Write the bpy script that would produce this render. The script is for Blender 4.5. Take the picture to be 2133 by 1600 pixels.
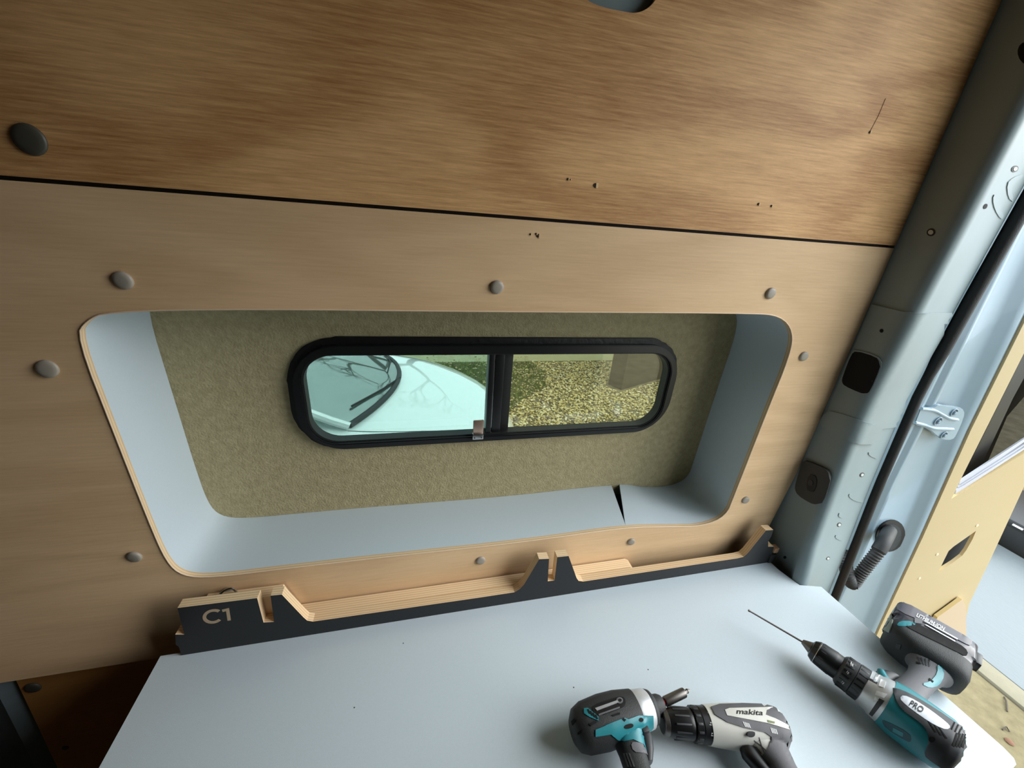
import bpy, bmesh, math, random
from mathutils import Vector, Matrix, geometry
from mathutils.bvhtree import BVHTree
random.seed(7)
for o in list(bpy.data.objects): bpy.data.objects.remove(o)
S = bpy.context.scene; C = S.collection
V = Vector; pi = math.pi
# ---------------------------------------------------------------- camera
FPX = 812.43; CX, CY = 1066.5, 800.0; HZ = 2.2
_p, _y, _r = [math.radians(a) for a in (23.1328, 14.6294, 4.4546)]
_f = V((math.sin(_y)*math.cos(_p), math.cos(_y)*math.cos(_p), -math.sin(_p)))
_a = V((math.cos(_y), -math.sin(_y), 0)); _u = _a.cross(_f)
RT = _a*math.cos(_r) + _u*math.sin(_r); UP = -_a*math.sin(_r) + _u*math.cos(_r); FW = _f
CAM = V((0, 0, HZ))
cam = bpy.data.cameras.new('camera'); cam.sensor_width = 36; cam.lens = FPX/2133*36
cam.clip_start = .02; cam.clip_end = 200
co = bpy.data.objects.new('camera', cam); C.objects.link(co)
M = Matrix((RT, UP, -FW)).transposed().to_4x4(); M.translation = CAM; co.matrix_world = M
S.camera = co
# ---------------------------------------------------------------- light
W = bpy.data.worlds.new('sky'); S.world = W; W.use_nodes = True
bg = W.node_tree.nodes['Background']; bg.inputs[0].default_value = (.86, .95, 1.0, 1); bg.inputs[1].default_value = 1.0
sun = bpy.data.lights.new('sun', 'SUN'); sun.energy = 1.15; sun.angle = math.radians(50); sun.color = (1, .985, .96)
so = bpy.data.objects.new('sun', sun); C.objects.link(so)
so.rotation_euler = V((-.80, .26, -.50)).to_track_quat('-Z', 'Y').to_euler()
S.view_settings.view_transform = 'Standard'; S.view_settings.look = 'None'
S.view_settings.gamma = 1; S.view_settings.use_curve_mapping = False
S.view_settings.exposure = 1.62

# ---------------------------------------------------------------- helpers
def ray(px, py): return FW + RT*((px-CX)/FPX) - UP*((py-CY)/FPX)
def at_y(px, py, y): d = ray(px, py); return CAM + d*(y/d.y)
def at_x(px, py, x): d = ray(px, py); return CAM + d*(x/d.x)
def at_z(px, py, z): d = ray(px, py); return CAM + d*((z-HZ)/d.z)
def lin(c):
    return tuple(((x/255/12.92) if x/255 <= .04045 else ((x/255+.055)/1.055)**2.4) for x in c) + (1,)

def mat(name, rgb, rough=.5, metal=0, noise=0, nscale=40, bump=0, bscale=200, spec=.5, coat=0, stretch=None, rgb2=None):
    m = bpy.data.materials.new(name); m.use_nodes = True
    nt = m.node_tree; b = nt.nodes['Principled BSDF']
    b.inputs['Base Color'].default_value = lin(rgb); b.inputs['Roughness'].default_value = rough
    b.inputs['Metallic'].default_value = metal; b.inputs['Specular IOR Level'].default_value = spec
    b.inputs['Coat Weight'].default_value = coat
    if noise or bump or rgb2:
        tc = nt.nodes.new('ShaderNodeTexCoord'); mp = nt.nodes.new('ShaderNodeMapping')
        nt.links.new(tc.outputs['Object'], mp.inputs[0])
        if stretch: mp.inputs['Scale'].default_value = stretch
    if noise or rgb2:
        n = nt.nodes.new('ShaderNodeTexNoise'); n.inputs['Scale'].default_value = nscale; n.inputs['Detail'].default_value = 6
        n.inputs['Roughness'].default_value = .65
        nt.links.new(mp.outputs[0], n.inputs['Vector'])
        r = nt.nodes.new('ShaderNodeValToRGB')
        r.color_ramp.elements[0].position = .3; r.color_ramp.elements[1].position = .7
        c = lin(rgb)
        r.color_ramp.elements[0].color = lin(rgb2) if rgb2 else tuple(max(0, x*(1-noise)) for x in c[:3])+(1,)
        r.color_ramp.elements[1].color = c if rgb2 else tuple(min(1, x*(1+noise)) for x in c[:3])+(1,)
        nt.links.new(n.outputs[0], r.inputs[0]); nt.links.new(r.outputs[0], b.inputs['Base Color'])
    if bump:
        n2 = nt.nodes.new('ShaderNodeTexNoise'); n2.inputs['Scale'].default_value = bscale; n2.inputs['Detail'].default_value = 4
        nt.links.new(mp.outputs[0], n2.inputs['Vector'])
        bp = nt.nodes.new('ShaderNodeBump'); bp.inputs['Strength'].default_value = bump; bp.inputs['Distance'].default_value = .002
        nt.links.new(n2.outputs[0], bp.inputs['Height']); nt.links.new(bp.outputs[0], b.inputs['Normal'])
    return m

def ply_mat(name, light, dark, figure=1.0, grain=1.0, fig_scale=(.9, 1, 3.2), freq=34, vert_band=True):
    """Rotary-cut veneer: contour lines of a slow noise plus fine pores along x."""
    m = bpy.data.materials.new(name); m.use_nodes = True; nt = m.node_tree; N = nt.nodes; L = nt.links
    b = N['Principled BSDF']; b.inputs['Roughness'].default_value = .55; b.inputs['Specular IOR Level'].default_value = .3
    tc = N.new('ShaderNodeTexCoord')
    mp = N.new('ShaderNodeMapping'); mp.inputs['Scale'].default_value = fig_scale; L.new(tc.outputs['Object'], mp.inputs[0])
    n = N.new('ShaderNodeTexNoise'); n.inputs['Scale'].default_value = 1.3; n.inputs['Detail'].default_value = 2.5; n.inputs['Distortion'].default_value = .35
    L.new(mp.outputs[0], n.inputs['Vector'])
    mu = N.new('ShaderNodeMath'); mu.operation = 'MULTIPLY'; mu.inputs[1].default_value = freq; L.new(n.outputs[0], mu.inputs[0])
    fn = N.new('ShaderNodeTexNoise'); fn.inputs['Scale'].default_value = 1.0; fn.inputs['Detail'].default_value = 5
    mpf = N.new('ShaderNodeMapping'); mpf.inputs['Scale'].default_value = (14, 1, 160); L.new(tc.outputs['Object'], mpf.inputs[0]); L.new(mpf.outputs[0], fn.inputs['Vector'])
    ad = N.new('ShaderNodeMath'); ad.operation = 'MULTIPLY_ADD'; ad.inputs[1].default_value = 2.2; L.new(fn.outputs[0], ad.inputs[0]); L.new(mu.outputs[0], ad.inputs[2])
    fr = N.new('ShaderNodeMath'); fr.operation = 'SINE'; L.new(ad.outputs[0], fr.inputs[0])
    # combine
    s1 = N.new('ShaderNodeMath'); s1.operation = 'MULTIPLY'; s1.inputs[1].default_value = .16*figure; L.new(fr.outputs[0], s1.inputs[0])
    fine = N.new('ShaderNodeTexNoise'); fine.inputs['Scale'].default_value = 1; fine.inputs['Detail'].default_value = 7; fine.inputs['Roughness'].default_value = .75
    mp2 = N.new('ShaderNodeMapping'); mp2.inputs['Scale'].default_value = (12, 1, 260); mp2.inputs['Rotation'].default_value = (0, .05, 0)
    L.new(tc.outputs['Object'], mp2.inputs[0]); L.new(mp2.outputs[0], fine.inputs['Vector'])
    s2 = N.new('ShaderNodeMath'); s2.operation = 'MULTIPLY_ADD'; s2.inputs[1].default_value = .75*grain; s2.inputs[2].default_value = .5-.375*grain; L.new(fine.outputs[0], s2.inputs[0])
    big = N.new('ShaderNodeTexNoise'); big.inputs['Scale'].default_value = 1.0; big.inputs['Detail'].default_value = 3
    mp3 = N.new('ShaderNodeMapping'); mp3.inputs['Scale'].default_value = (1.6, 1, 3.6); mp3.inputs['Location'].default_value = (3, 0, 1)
    L.new(tc.outputs['Object'], mp3.inputs[0]); L.new(mp3.outputs[0], big.inputs['Vector'])
    s3 = N.new('ShaderNodeMath'); s3.operation = 'MULTIPLY_ADD'; s3.inputs[1].default_value = .28; s3.inputs[2].default_value = -.14; L.new(big.outputs[0], s3.inputs[0])
    a1 = N.new('ShaderNodeMath'); a1.operation = 'ADD'; L.new(s1.outputs[0], a1.inputs[0]); L.new(s2.outputs[0], a1.inputs[1])
    a2 = N.new('ShaderNodeMath'); a2.operation = 'ADD'; L.new(a1.outputs[0], a2.inputs[0]); L.new(s3.outputs[0], a2.inputs[1])
    r = N.new('ShaderNodeValToRGB'); r.color_ramp.elements[0].position = .12; r.color_ramp.elements[1].position = .85
    r.color_ramp.elements[0].color = lin(dark); r.color_ramp.elements[1].color = lin(light)
    L.new(a2.outputs[0], r.inputs[0]); L.new(r.outputs[0], b.inputs['Base Color'])
    bp = N.new('ShaderNodeBump'); bp.inputs['Strength'].default_value = .25; bp.inputs['Distance'].default_value = .001
    L.new(fine.outputs[0], bp.inputs['Height']); L.new(bp.outputs[0], b.inputs['Normal'])
    return m

def edge_ply_mat(name='plywood_edge'):
    """Cut edge of birch plywood: thin alternate layers stacked across y (the board's thickness)."""
    m = bpy.data.materials.new(name); m.use_nodes = True; nt = m.node_tree; N = nt.nodes; L = nt.links
    b = N['Principled BSDF']; b.inputs['Roughness'].default_value = .6
    tc = N.new('ShaderNodeTexCoord'); sp = N.new('ShaderNodeSeparateXYZ'); L.new(tc.outputs['Object'], sp.inputs[0])
    no = N.new('ShaderNodeTexNoise'); no.inputs['Scale'].default_value = 1; no.inputs['Detail'].default_value = 5
    mp = N.new('ShaderNodeMapping'); mp.inputs['Scale'].default_value = (14, 500, 60); L.new(tc.outputs['Object'], mp.inputs[0]); L.new(mp.outputs[0], no.inputs['Vector'])
    mu = N.new('ShaderNodeMath'); mu.operation = 'MULTIPLY'; mu.inputs[1].default_value = 2*pi/.0052; L.new(sp.outputs['Y'], mu.inputs[0])
    ad = N.new('ShaderNodeMath'); ad.operation = 'MULTIPLY_ADD'; ad.inputs[1].default_value = 2.0; L.new(no.outputs[0], ad.inputs[0]); L.new(mu.outputs[0], ad.inputs[2])
    si = N.new('ShaderNodeMath'); si.operation = 'SINE'; L.new(ad.outputs[0], si.inputs[0])
    r = N.new('ShaderNodeValToRGB'); r.color_ramp.elements[0].color = lin((208, 174, 132)); r.color_ramp.elements[1].color = lin((228, 202, 164))
    r.color_ramp.elements[0].position = .0; r.color_ramp.elements[1].position = .6
    m2 = N.new('ShaderNodeMath'); m2.operation = 'MULTIPLY_ADD'; m2.inputs[1].default_value = .5; m2.inputs[2].default_value = .5; L.new(si.outputs[0], m2.inputs[0])
    L.new(m2.outputs[0], r.inputs[0]); L.new(r.outputs[0], b.inputs['Base Color'])
    return m

def set_props(o, label=None, cat=None, group=None, kind=None):
    if label: o['label'] = label
    if cat: o['category'] = cat
    if group: o['group'] = group
    if kind: o['kind'] = kind
    return o
WM = {}
def wmat(o): return WM.get(o.name, Matrix.Identity(4))
def obj(name, bm, m, parent=None, smooth=35, local=False):
    """bm is in world coordinates (or in the parent's own if local)."""
    bmesh.ops.recalc_face_normals(bm, faces=bm.faces)
    me = bpy.data.meshes.new(name)
    o = bpy.data.objects.new(name, me); C.objects.link(o)
    if parent is not None:
        PM = wmat(parent); o.parent = parent
        if not local: bm.transform(PM.inverted())
        WM[o.name] = PM.copy()
    else:
        vs = [v.co for v in bm.verts]
        c = V(((min(v.x for v in vs)+max(v.x for v in vs))/2, (min(v.y for v in vs)+max(v.y for v in vs))/2, min(v.z for v in vs)))
        bm.transform(Matrix.Translation(-c)); o.location = c; WM[o.name] = Matrix.Translation(c)
    bm.to_mesh(me); bm.free()
    for x in (m if isinstance(m, (list, tuple)) else [m]): me.materials.append(x)
    if smooth:
        me.polygons.foreach_set('use_smooth', [True]*len(me.polygons)); me.set_sharp_from_angle(angle=math.radians(smooth))
    return o
def thing(name, label, cat, loc=(0, 0, 0), group=None, mtx=None, kind=None):
    o = bpy.data.objects.new(name, None); C.objects.link(o); o.empty_display_size = .05
    m = mtx if mtx is not None else Matrix.Translation(V(loc)); o.matrix_world = m; WM[o.name] = m.copy()
    return set_props(o, label, cat, group, kind)

def box(bm, lo, hi, bev=0, mtx=None):
    g = bmesh.ops.create_cube(bm, size=1)['verts']
    s = V(hi)-V(lo); c = (V(hi)+V(lo))/2
    T = Matrix.Translation(c) @ Matrix.Diagonal((*s, 1))
    bmesh.ops.transform(bm, matrix=T, verts=g)
    if bev:
        es = list({e for v in g for e in v.link_edges})
        r = bmesh.ops.bevel(bm, geom=es, offset=bev, segments=2, affect='EDGES', profile=.6)
        g = list({v for v in r['verts']} | {v for v in g if v.is_valid})
    if mtx: bmesh.ops.transform(bm, matrix=mtx, verts=g)
    return bm
def nbox(lo, hi, bev=0, mtx=None): return box(bmesh.new(), lo, hi, bev, mtx)

def prism(poly, thick, holes=(), bev=0, side_mat=None, grid=0):
    """poly: list of 3D points (planar-ish); extruded by vector thick."""
    bm = bmesh.new(); thick = V(thick)
    loops = [poly]+list(holes); es = []
    for lp in loops:
        vs = [bm.verts.new(V(p)) for p in lp]
        for i in range(len(vs)): es.append(bm.edges.new((vs[i], vs[(i+1) % len(vs)])))
    r = bmesh.ops.triangle_fill(bm, use_beauty=True, use_dissolve=False, edges=es)
    fs = list(bm.faces)
    g = bmesh.ops.extrude_face_region(bm, geom=fs)
    nv = [x for x in g['geom'] if isinstance(x, bmesh.types.BMVert)]
    bmesh.ops.translate(bm, vec=thick, verts=nv)
    bmesh.ops.recalc_face_normals(bm, faces=bm.faces)
    if side_mat is not None:
        t = thick.normalized()
        for f in bm.faces:
            if abs(f.normal.dot(t)) < .5: f.material_index = side_mat
    if bev:
        t = thick.normalized()
        ee = [e for e in bm.edges if len(e.link_faces) == 2 and abs(e.link_faces[0].normal.dot(e.link_faces[1].normal)) < .3 and (abs(e.link_faces[0].normal.dot(t)) > .9 or abs(e.link_faces[1].normal.dot(t)) > .9)]
        bmesh.ops.bevel(bm, geom=ee, offset=bev, segments=2, affect='EDGES')
    return bm

def rrect(cx, cz, w, h, r, n=8):
    pts = []
    for (sx, sz, a0) in ((1, 1, 0), (-1, 1, 90), (-1, -1, 180), (1, -1, 270)):
        for i in range(n+1):
            a = math.radians(a0+90*i/n)
            pts.append((cx+sx*(w/2-r)+r*math.cos(a), cz+sz*(h/2-r)+r*math.sin(a)))
    return pts
def smooth_poly(pts, it=2, closed=True):
    for _ in range(it):
        out = []; n = len(pts)
        for i in range(n if closed else n-1):
            p, q = pts[i], pts[(i+1) % n]
            out.append(tuple(a*.75+b*.25 for a, b in zip(p, q))); out.append(tuple(a*.25+b*.75 for a, b in zip(p, q)))
        pts = out
    return pts
def loft(rings, bm=None, caps=True, closed=True):
    bm = bm or bmesh.new(); rows = [[bm.verts.new(V(p)) for p in r] for r in rings]
    n = len(rows[0])
    for a, b in zip(rows, rows[1:]):
        for i in range(n if closed else n-1):
            j = (i+1) % n
            bm.faces.new((a[i], a[j], b[j], b[i]))
    if caps and closed:
        bm.faces.new(rows[0][::-1]); bm.faces.new(rows[-1])
    return bm
def lathe(prof, n=28, bm=None, o=V((0, 0, 0)), ax=V((1, 0, 0)), up=None):
    """prof: (distance along ax, radius)."""
    ax = V(ax).normalized(); u = V(up) if up else (V((0, 0, 1)) if abs(ax.z) < .9 else V((1, 0, 0)))
    u = (u-ax*u.dot(ax)).normalized(); w = ax.cross(u); o = V(o)
    return loft([[o+ax*x+(u*math.cos(2*pi*i/n)+w*math.sin(2*pi*i/n))*max(r, 1e-5) for i in range(n)] for x, r in prof], bm)
def tube(path, r, n=10, bm=None, caps=True):
    path = [V(p) for p in path]; rings = []
    rr = r if isinstance(r, (list, tuple)) else [r]*len(path)
    prev = None
    for i, p in enumerate(path):
        t = (path[min(i+1, len(path)-1)]-path[max(i-1, 0)]).normalized()
        if prev is None: u = t.orthogonal().normalized()
        else: u = (prev-t*prev.dot(t)).normalized()
        prev = u; w = t.cross(u)
        rings.append([p+(u*math.cos(2*pi*k/n)+w*math.sin(2*pi*k/n))*rr[i] for k in range(n)])
    return loft(rings, bm, caps)
def catmull(pts, k=8):
    pts = [V(p) for p in pts]; out = []
    for i in range(len(pts)-1):
        p0 = pts[max(i-1, 0)]; p1 = pts[i]; p2 = pts[i+1]; p3 = pts[min(i+2, len(pts)-1)]
        for j in range(k):
            t = j/k
            out.append(.5*((2*p1)+(p2-p0)*t+(2*p0-5*p1+4*p2-p3)*t*t+(3*p1-p0-3*p2+p3)*t**3))
    out.append(pts[-1]); return out

def bvh_of(objs):
    vs, fs = [], []
    for o in objs:
        n = len(vs); m = wmat(o)
        vs += [m @ v.co for v in o.data.vertices]; fs += [[n+i for i in p.vertices] for p in o.data.polygons]
    return BVHTree.FromPolygons(vs, fs)
def inside(p, poly):
    c = False; n = len(poly)
    for i in range(n):
        x1, y1 = poly[i]; x2, y2 = poly[(i+1) % n]
        if (y1 > p[1]) != (y2 > p[1]) and p[0] < (x2-x1)*(p[1]-y1)/(y2-y1)+x1: c = not c
    return c
def cdt(poly, step):
    pts = [V(p) for p in poly]; dens = []
    n = len(pts)
    for i in range(n):
        a, b = pts[i], pts[(i+1) % n]; k = max(1, int((b-a).length/step))
        for j in range(k): dens.append(a.lerp(b, j/k))
    xs = [p.x for p in pts]; ys = [p.y for p in pts]; edges = [(i, (i+1) % len(dens)) for i in range(len(dens))]
    allp = list(dens); x = min(xs)+step*.5; pl = [tuple(p) for p in pts]
    while x < max(xs):
        y = min(ys)+step*.5
        while y < max(ys):
            if inside((x, y), pl) and min((V((x, y))-d).length for d in dens) > step*.45: allp.append(V((x, y)))
            y += step
        x += step
    r = geometry.delaunay_2d_cdt(allp, edges, [], 1, 1e-6)
    return r[0], r[2]
def patch(poly_px, bvh, off=.0008, deep=.002, step=6, smooth=0):
    """A thin piece laid on a surface: outline given where it is seen on that surface."""
    if smooth: poly_px = smooth_poly(poly_px, smooth)
    vs, fs = cdt(poly_px, step); top = []; bot = []
    hd_ = [h[3] for h in (bvh.ray_cast(CAM, ray(v.x, v.y).normalized()) for v in vs) if h[0] is not None]
    md = sum(hd_)/len(hd_) if hd_ else None
    for v in vs:
        d = ray(v.x, v.y); h = bvh.ray_cast(CAM, d.normalized())
        if h[0] is None:
            q = CAM+d.normalized()*md if md else None
            if q is not None:
                nn = bvh.find_nearest(q)
                for _ in range(3):
                    dn = d.normalized(); q = CAM+dn*((nn[0]-CAM).dot(dn)); nn = bvh.find_nearest(q)
                if nn[3] < .012: top.append(nn[0]+nn[1]*off); bot.append(nn[0]-nn[1]*deep); continue
            top.append(None); bot.append(None); continue
        nrm = h[1] if h[1].dot(d) < 0 else -h[1]
        top.append(h[0]+nrm*off); bot.append(h[0]-nrm*deep)
    bm = bmesh.new(); T = [bm.verts.new(p) if p is not None else None for p in top]; B = [bm.verts.new(p) if p is not None else None for p in bot]
    cnt = {}
    for f in fs:
        if any(T[i] is None for i in f): continue
        if max((top[f[i]]-top[f[(i+1) % len(f)]]).length for i in range(len(f))) > .12: continue
        try: bm.faces.new([T[i] for i in f]); bm.faces.new([B[i] for i in reversed(f)])
        except ValueError: continue
        for i in range(len(f)):
            e = (f[i], f[(i+1) % len(f)]); cnt[frozenset(e)] = cnt.get(frozenset(e), []) + [e]
    for k, e in cnt.items():
        if len(e) == 1:
            a, b = e[0]
            try: bm.faces.new((T[b], T[a], B[a], B[b]))
            except ValueError: pass
    return bm
def ell(cx, cy, a, b, rot=0, n=16):
    r = math.radians(rot)
    return [(cx+a*math.cos(t)*math.cos(r)-b*math.sin(t)*math.sin(r), cy+a*math.cos(t)*math.sin(r)+b*math.sin(t)*math.cos(r)) for t in [2*pi*i/n for i in range(n)]]
def text_bm(txt, size, px_of, bvh, off=.0012, bold=0, deep=.0008):
    """Lettering printed on a surface: px_of maps text space to where it is seen."""
    cu = bpy.data.curves.new('t', 'FONT'); cu.body = txt; cu.size = size; cu.offset = bold; cu.resolution_u = 4; cu.fill_mode = 'NONE' if 0 else 'FRONT' if 0 else cu.fill_mode
    ob = bpy.data.objects.new('t', cu); C.objects.link(ob); me = bpy.data.meshes.new_from_object(ob)
    bpy.data.objects.remove(ob)
    bm = bmesh.new(); bm.from_mesh(me); bpy.data.meshes.remove(me); dead = []
    for v in bm.verts:
        q = px_of(v.co.x, v.co.y); d = ray(*q); h = bvh.ray_cast(CAM, d.normalized())
        if h[0] is None: dead.append(v); continue
        nrm = h[1] if h[1].dot(d) < 0 else -h[1]
        v.co = h[0]+nrm*off
    bmesh.ops.delete(bm, geom=dead, context='VERTS')
    return bm

# ---------------------------------------------------------------- materials
M_ply_up = ply_mat('okoume_plywood', (238, 191, 134), (166, 114, 64), .9, 1.9)
M_ply_lo = ply_mat('pale_plywood', (238, 204, 162), (202, 166, 124), .6, 1.0, (.8, 1, 4.5), 40)
M_ply_dk = ply_mat('amber_plywood', (206, 150, 84), (162, 110, 56), .4, .7)
M_ply_door = ply_mat('door_plywood', (190, 173, 137), (176, 155, 114), .12, .25)
M_edge = edge_ply_mat()
M_lam = mat('grey_laminate', (198, 211, 219), .38, noise=.02, nscale=300, bump=.08, bscale=900)
M_lam_edge = mat('white_edge_band', (205, 203, 200), .45)
M_black = mat('black_laminate', (28, 29, 31), .55, noise=.06, nscale=200)
M_felt = mat('olive_carpet_lining', (184, 172, 136), .95, rgb2=(160, 149, 114), nscale=70, bump=1.0, bscale=260, spec=.1)
M_rubber = mat('black_rubber', (22, 22, 22), .6, bump=.3, bscale=500)
M_rubber2 = mat('charcoal_rubber', (44, 46, 47), .6, bump=.25, bscale=600)
M_frame = mat('black_window_frame', (20, 21, 23), .35)
M_seal_adh = mat('black_sealant', (12, 12, 12), .5, bump=.6, bscale=90)
M_cap = mat('grey_plastic', (160, 152, 140), .45)
M_capd = mat('dark_grey_plastic', (70, 68, 60), .5)
M_paint = mat('grey_green_van_paint', (128, 143, 146), .42, noise=.03, nscale=12, spec=.4)
M_paintd = mat('blue_grey_door_paint', (136, 158, 172), .22, noise=.03, nscale=8, coat=.3)
M_hole = mat('deep_black', (4, 4, 4), .9)
M_steel = mat('bright_steel', (200, 200, 200), .25, 1)
M_steeld = mat('dull_steel', (120, 116, 112), .4, 1)
M_alu = mat('cast_aluminium', (205, 208, 210), .38, .45, noise=.08, nscale=60)
M_teal = mat('teal_plastic', (40, 130, 140), .38, noise=.05, nscale=50)
M_gloss = mat('glossy_dark_plastic', (52, 50, 58), .2)
M_grey = mat('grey_overmould', (98, 98, 102), .6, bump=.15, bscale=900)
M_dgrey = mat('charcoal_plastic', (52, 54, 57), .5, noise=.08, nscale=80)
M_blk = mat('black_plastic', (20, 21, 23), .35)
M_white = mat('off_white_plastic', (222, 222, 214), .4, noise=.03, nscale=40)
M_label = mat('silver_label', (184, 186, 190), .25, .35)
M_ink = mat('dark_ink', (20, 22, 24), .5)
M_wht = mat('white_ink', (232, 232, 232), .5)
M_red = mat('red_collar', (190, 50, 45), .4)
M_ground = mat('earthy_ground', (150, 140, 112), .95, rgb2=(112, 104, 76), nscale=6, bump=1, bscale=60)
M_conc = mat('sandy_concrete', (132, 121, 90), .9, rgb2=(106, 96, 68), nscale=14, bump=.8, bscale=70)
M_kerb = mat('pale_kerb_stone', (138, 132, 112), .9, noise=.06, nscale=20, bump=.5, bscale=60)
M_foam = mat('white_embossed_sheet', (122, 129, 132), .6, noise=.02, nscale=40, bump=1, bscale=55, stretch=(1, .5, 1))
M_brick = mat('brown_render', (84, 75, 60), .9, noise=.08, nscale=10)
M_carw = mat('white_car_paint', (232, 238, 236), .08, coat=1)
M_carg = mat('car_windscreen_glass', (206, 216, 212), .03, metal=.85)
M_card = mat('brown_cardboard', (178, 150, 116), .85, noise=.04)
M_bark = mat('grey_bark', (80, 72, 62), .9)
def glass_mat(name, tint, ior=1.5, rough=0):
    m = bpy.data.materials.new(name); m.use_nodes = True; nt = m.node_tree; nt.nodes.clear()
    o = nt.nodes.new('ShaderNodeOutputMaterial'); mx = nt.nodes.new('ShaderNodeMixShader'); f = nt.nodes.new('ShaderNodeFresnel'); f.inputs[0].default_value = ior
    ge = nt.nodes.new('ShaderNodeNewGeometry'); e_ = nt.nodes.new('ShaderNodeMath'); e_.operation = 'MULTIPLY_ADD'; e_.inputs[1].default_value = -2; e_.inputs[2].default_value = 1
    pw_ = nt.nodes.new('ShaderNodeMath'); pw_.operation = 'POWER'; pw_.inputs[0].default_value = ior
    nt.links.new(ge.outputs['Backfacing'], e_.inputs[0]); nt.links.new(e_.outputs[0], pw_.inputs[1]); nt.links.new(pw_.outputs[0], f.inputs[0])
    t = nt.nodes.new('ShaderNodeBsdfTransparent'); t.inputs[0].default_value = (*tint, 1)
    g = nt.nodes.new('ShaderNodeBsdfGlossy'); g.inputs['Roughness'].default_value = rough; g.inputs[0].default_value = (1, 1, 1, 1)
    nt.links.new(f.outputs[0], mx.inputs[0]); nt.links.new(t.outputs[0], mx.inputs[1]); nt.links.new(g.outputs[0], mx.inputs[2]); nt.links.new(mx.outputs[0], o.inputs[0])
    return m
M_glassL = glass_mat('green_tinted_glass', (.50, .60, .57))
M_glassR = glass_mat('sliding_tinted_glass', (.60, .62, .54), 1.7)
M_glassD = glass_mat('dark_door_glass', (.05, .06, .07), 1.35)

TZ = HZ-.8; FLOOR = HZ-1.5; YP = .6346; YS = .798; YR = .5866

# ---------------------------------------------------------------- setting: van shell
def struct(name, bm, m, parent=None, smooth=35, kind='structure'):
    o = obj(name, bm, m, parent, smooth)
    if parent is None: o['kind'] = kind
    return o
struct('floor', nbox((-2.6, -1.15, FLOOR-.03), (1.02, .80, FLOOR)), mat('dark_van_floor', (70, 62, 50), .8, noise=.1, nscale=8))
struct('ceiling', nbox((-2.6, -1.2, HZ+.62), (1.15, .86, HZ+.65)), mat('ceiling_board', (84, 70, 50), .7))
struct('wall_left', nbox((-2.63, -1.15, FLOOR), (-2.6, .80, HZ+.62)), mat('front_bulkhead', (52, 48, 42), .8))
struct('wall_back', nbox((-2.6, -1.2, FLOOR), (1.02, -1.15, HZ+.62)), mat('far_side_board', (104, 92, 74), .8))
struct('light_block_door', nbox((1.03, -1.2, FLOOR-.05), (1.08, -.42, HZ+.61), .01), mat('light_block_paint', (120, 134, 138), .4))  # unseen closed door leaf, added to cut daylight on the wall's left part
# outer skin with window hole
wx0, wx1, wz0, wz1 = -.235, .607, HZ-.485, HZ-.252
hole = [(x, YS, z) for x, z in rrect((wx0+wx1)/2, (wz0+wz1)/2, wx1-wx0-.004, wz1-wz0-.008, .072)]
skin = prism([(-2.6, YS, FLOOR-.1), (.98, YS, FLOOR-.1), (.98, YS, HZ+.62), (-2.6, YS, HZ+.62)], (0, .012, 0), [hole])
struct('wall_right', skin, M_paint)
# carpet lining around the window
fr = smooth_poly([(p.x, p.z) for p in [at_y(x, y, YP) for x, y in
     [(160, 700), (180, 668), (225, 648), (520, 643), (1000, 649), (1560, 652), (1625, 657), (1652, 690), (1645, 740), (1600, 850), (1530, 1030), (1512, 1075), (1462, 1096), (1395, 1097), (1300, 1098), (1100, 1128), (800, 1160), (600, 1183), (440, 1203), (380, 1199), (347, 1170), (310, 1085), (240, 905)]]], 2)
lining_out = [(-.56, HZ-.10), (.86, HZ-.10), (.86, HZ-.74), (-.56, HZ-.74)]
ir = []
for x, z in rrect((wx0+wx1)/2, (wz0+wz1)/2, wx1-wx0+.004, wz1-wz0-.008, .075): ir.append((x, YS-.001, z))
bm = prism([(x, YS-.001, z) for x, z in lining_out], (0, -.005, 0), [ir])
lin_o = obj('carpet_lining', bm, M_felt); set_props(lin_o, 'olive brown fuzzy carpet lining around the slim window inside the recess', 'carpet')

# ---------------------------------------------------------------- wall panels
seamL = HZ+.0005; top = HZ+.61
holeU = [(p.x, p.y, p.z) for p in [at_y(x, y, YP) for x, y in smooth_poly([(1200, -25), (1222, 2), (1262, 17), (1300, 24), (1322, 28), (1345, 21), (1364, 4), (1376, -22), (1360, -60), (1290, -80), (1220, -60)], 2)]]
bm = prism([(-1.9, YP, seamL+.0015), (.934, YP, seamL+.0015), (.934, YP, top), (-1.9, YP, top)], (0, .009, 0), [holeU], side_mat=1)
pu = obj('upper_wall_panel', bm, [M_ply_up, M_edge]); set_props(pu, 'orange brown grained plywood lining panel above the thin dark seam', 'wall panel')
ZB = HZ-.862
hl = [(x, YP, z) for x, z in fr]
bm = prism([(-1.9, YP, ZB), (.905, YP, ZB), (.934, YP, HZ-.55), (.934, YP, seamL-.0035), (-1.9, YP, seamL-.0035)], (0, .009, 0), [hl], side_mat=1)
pl = obj('window_wall_panel', bm, [M_ply_lo, M_edge]); set_props(pl, 'pale plywood lining panel with large rounded cut-out around the window', 'wall panel')
# dark batten behind the seam
set_props(obj('seam_batten', nbox((-1.9, YP+.010, HZ-.03), (.93, YP+.03, HZ+.03)), mat('dark_batten', (34, 28, 24), .8)), 'dark batten showing in the seam between the plywood wall panels', 'batten')
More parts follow.
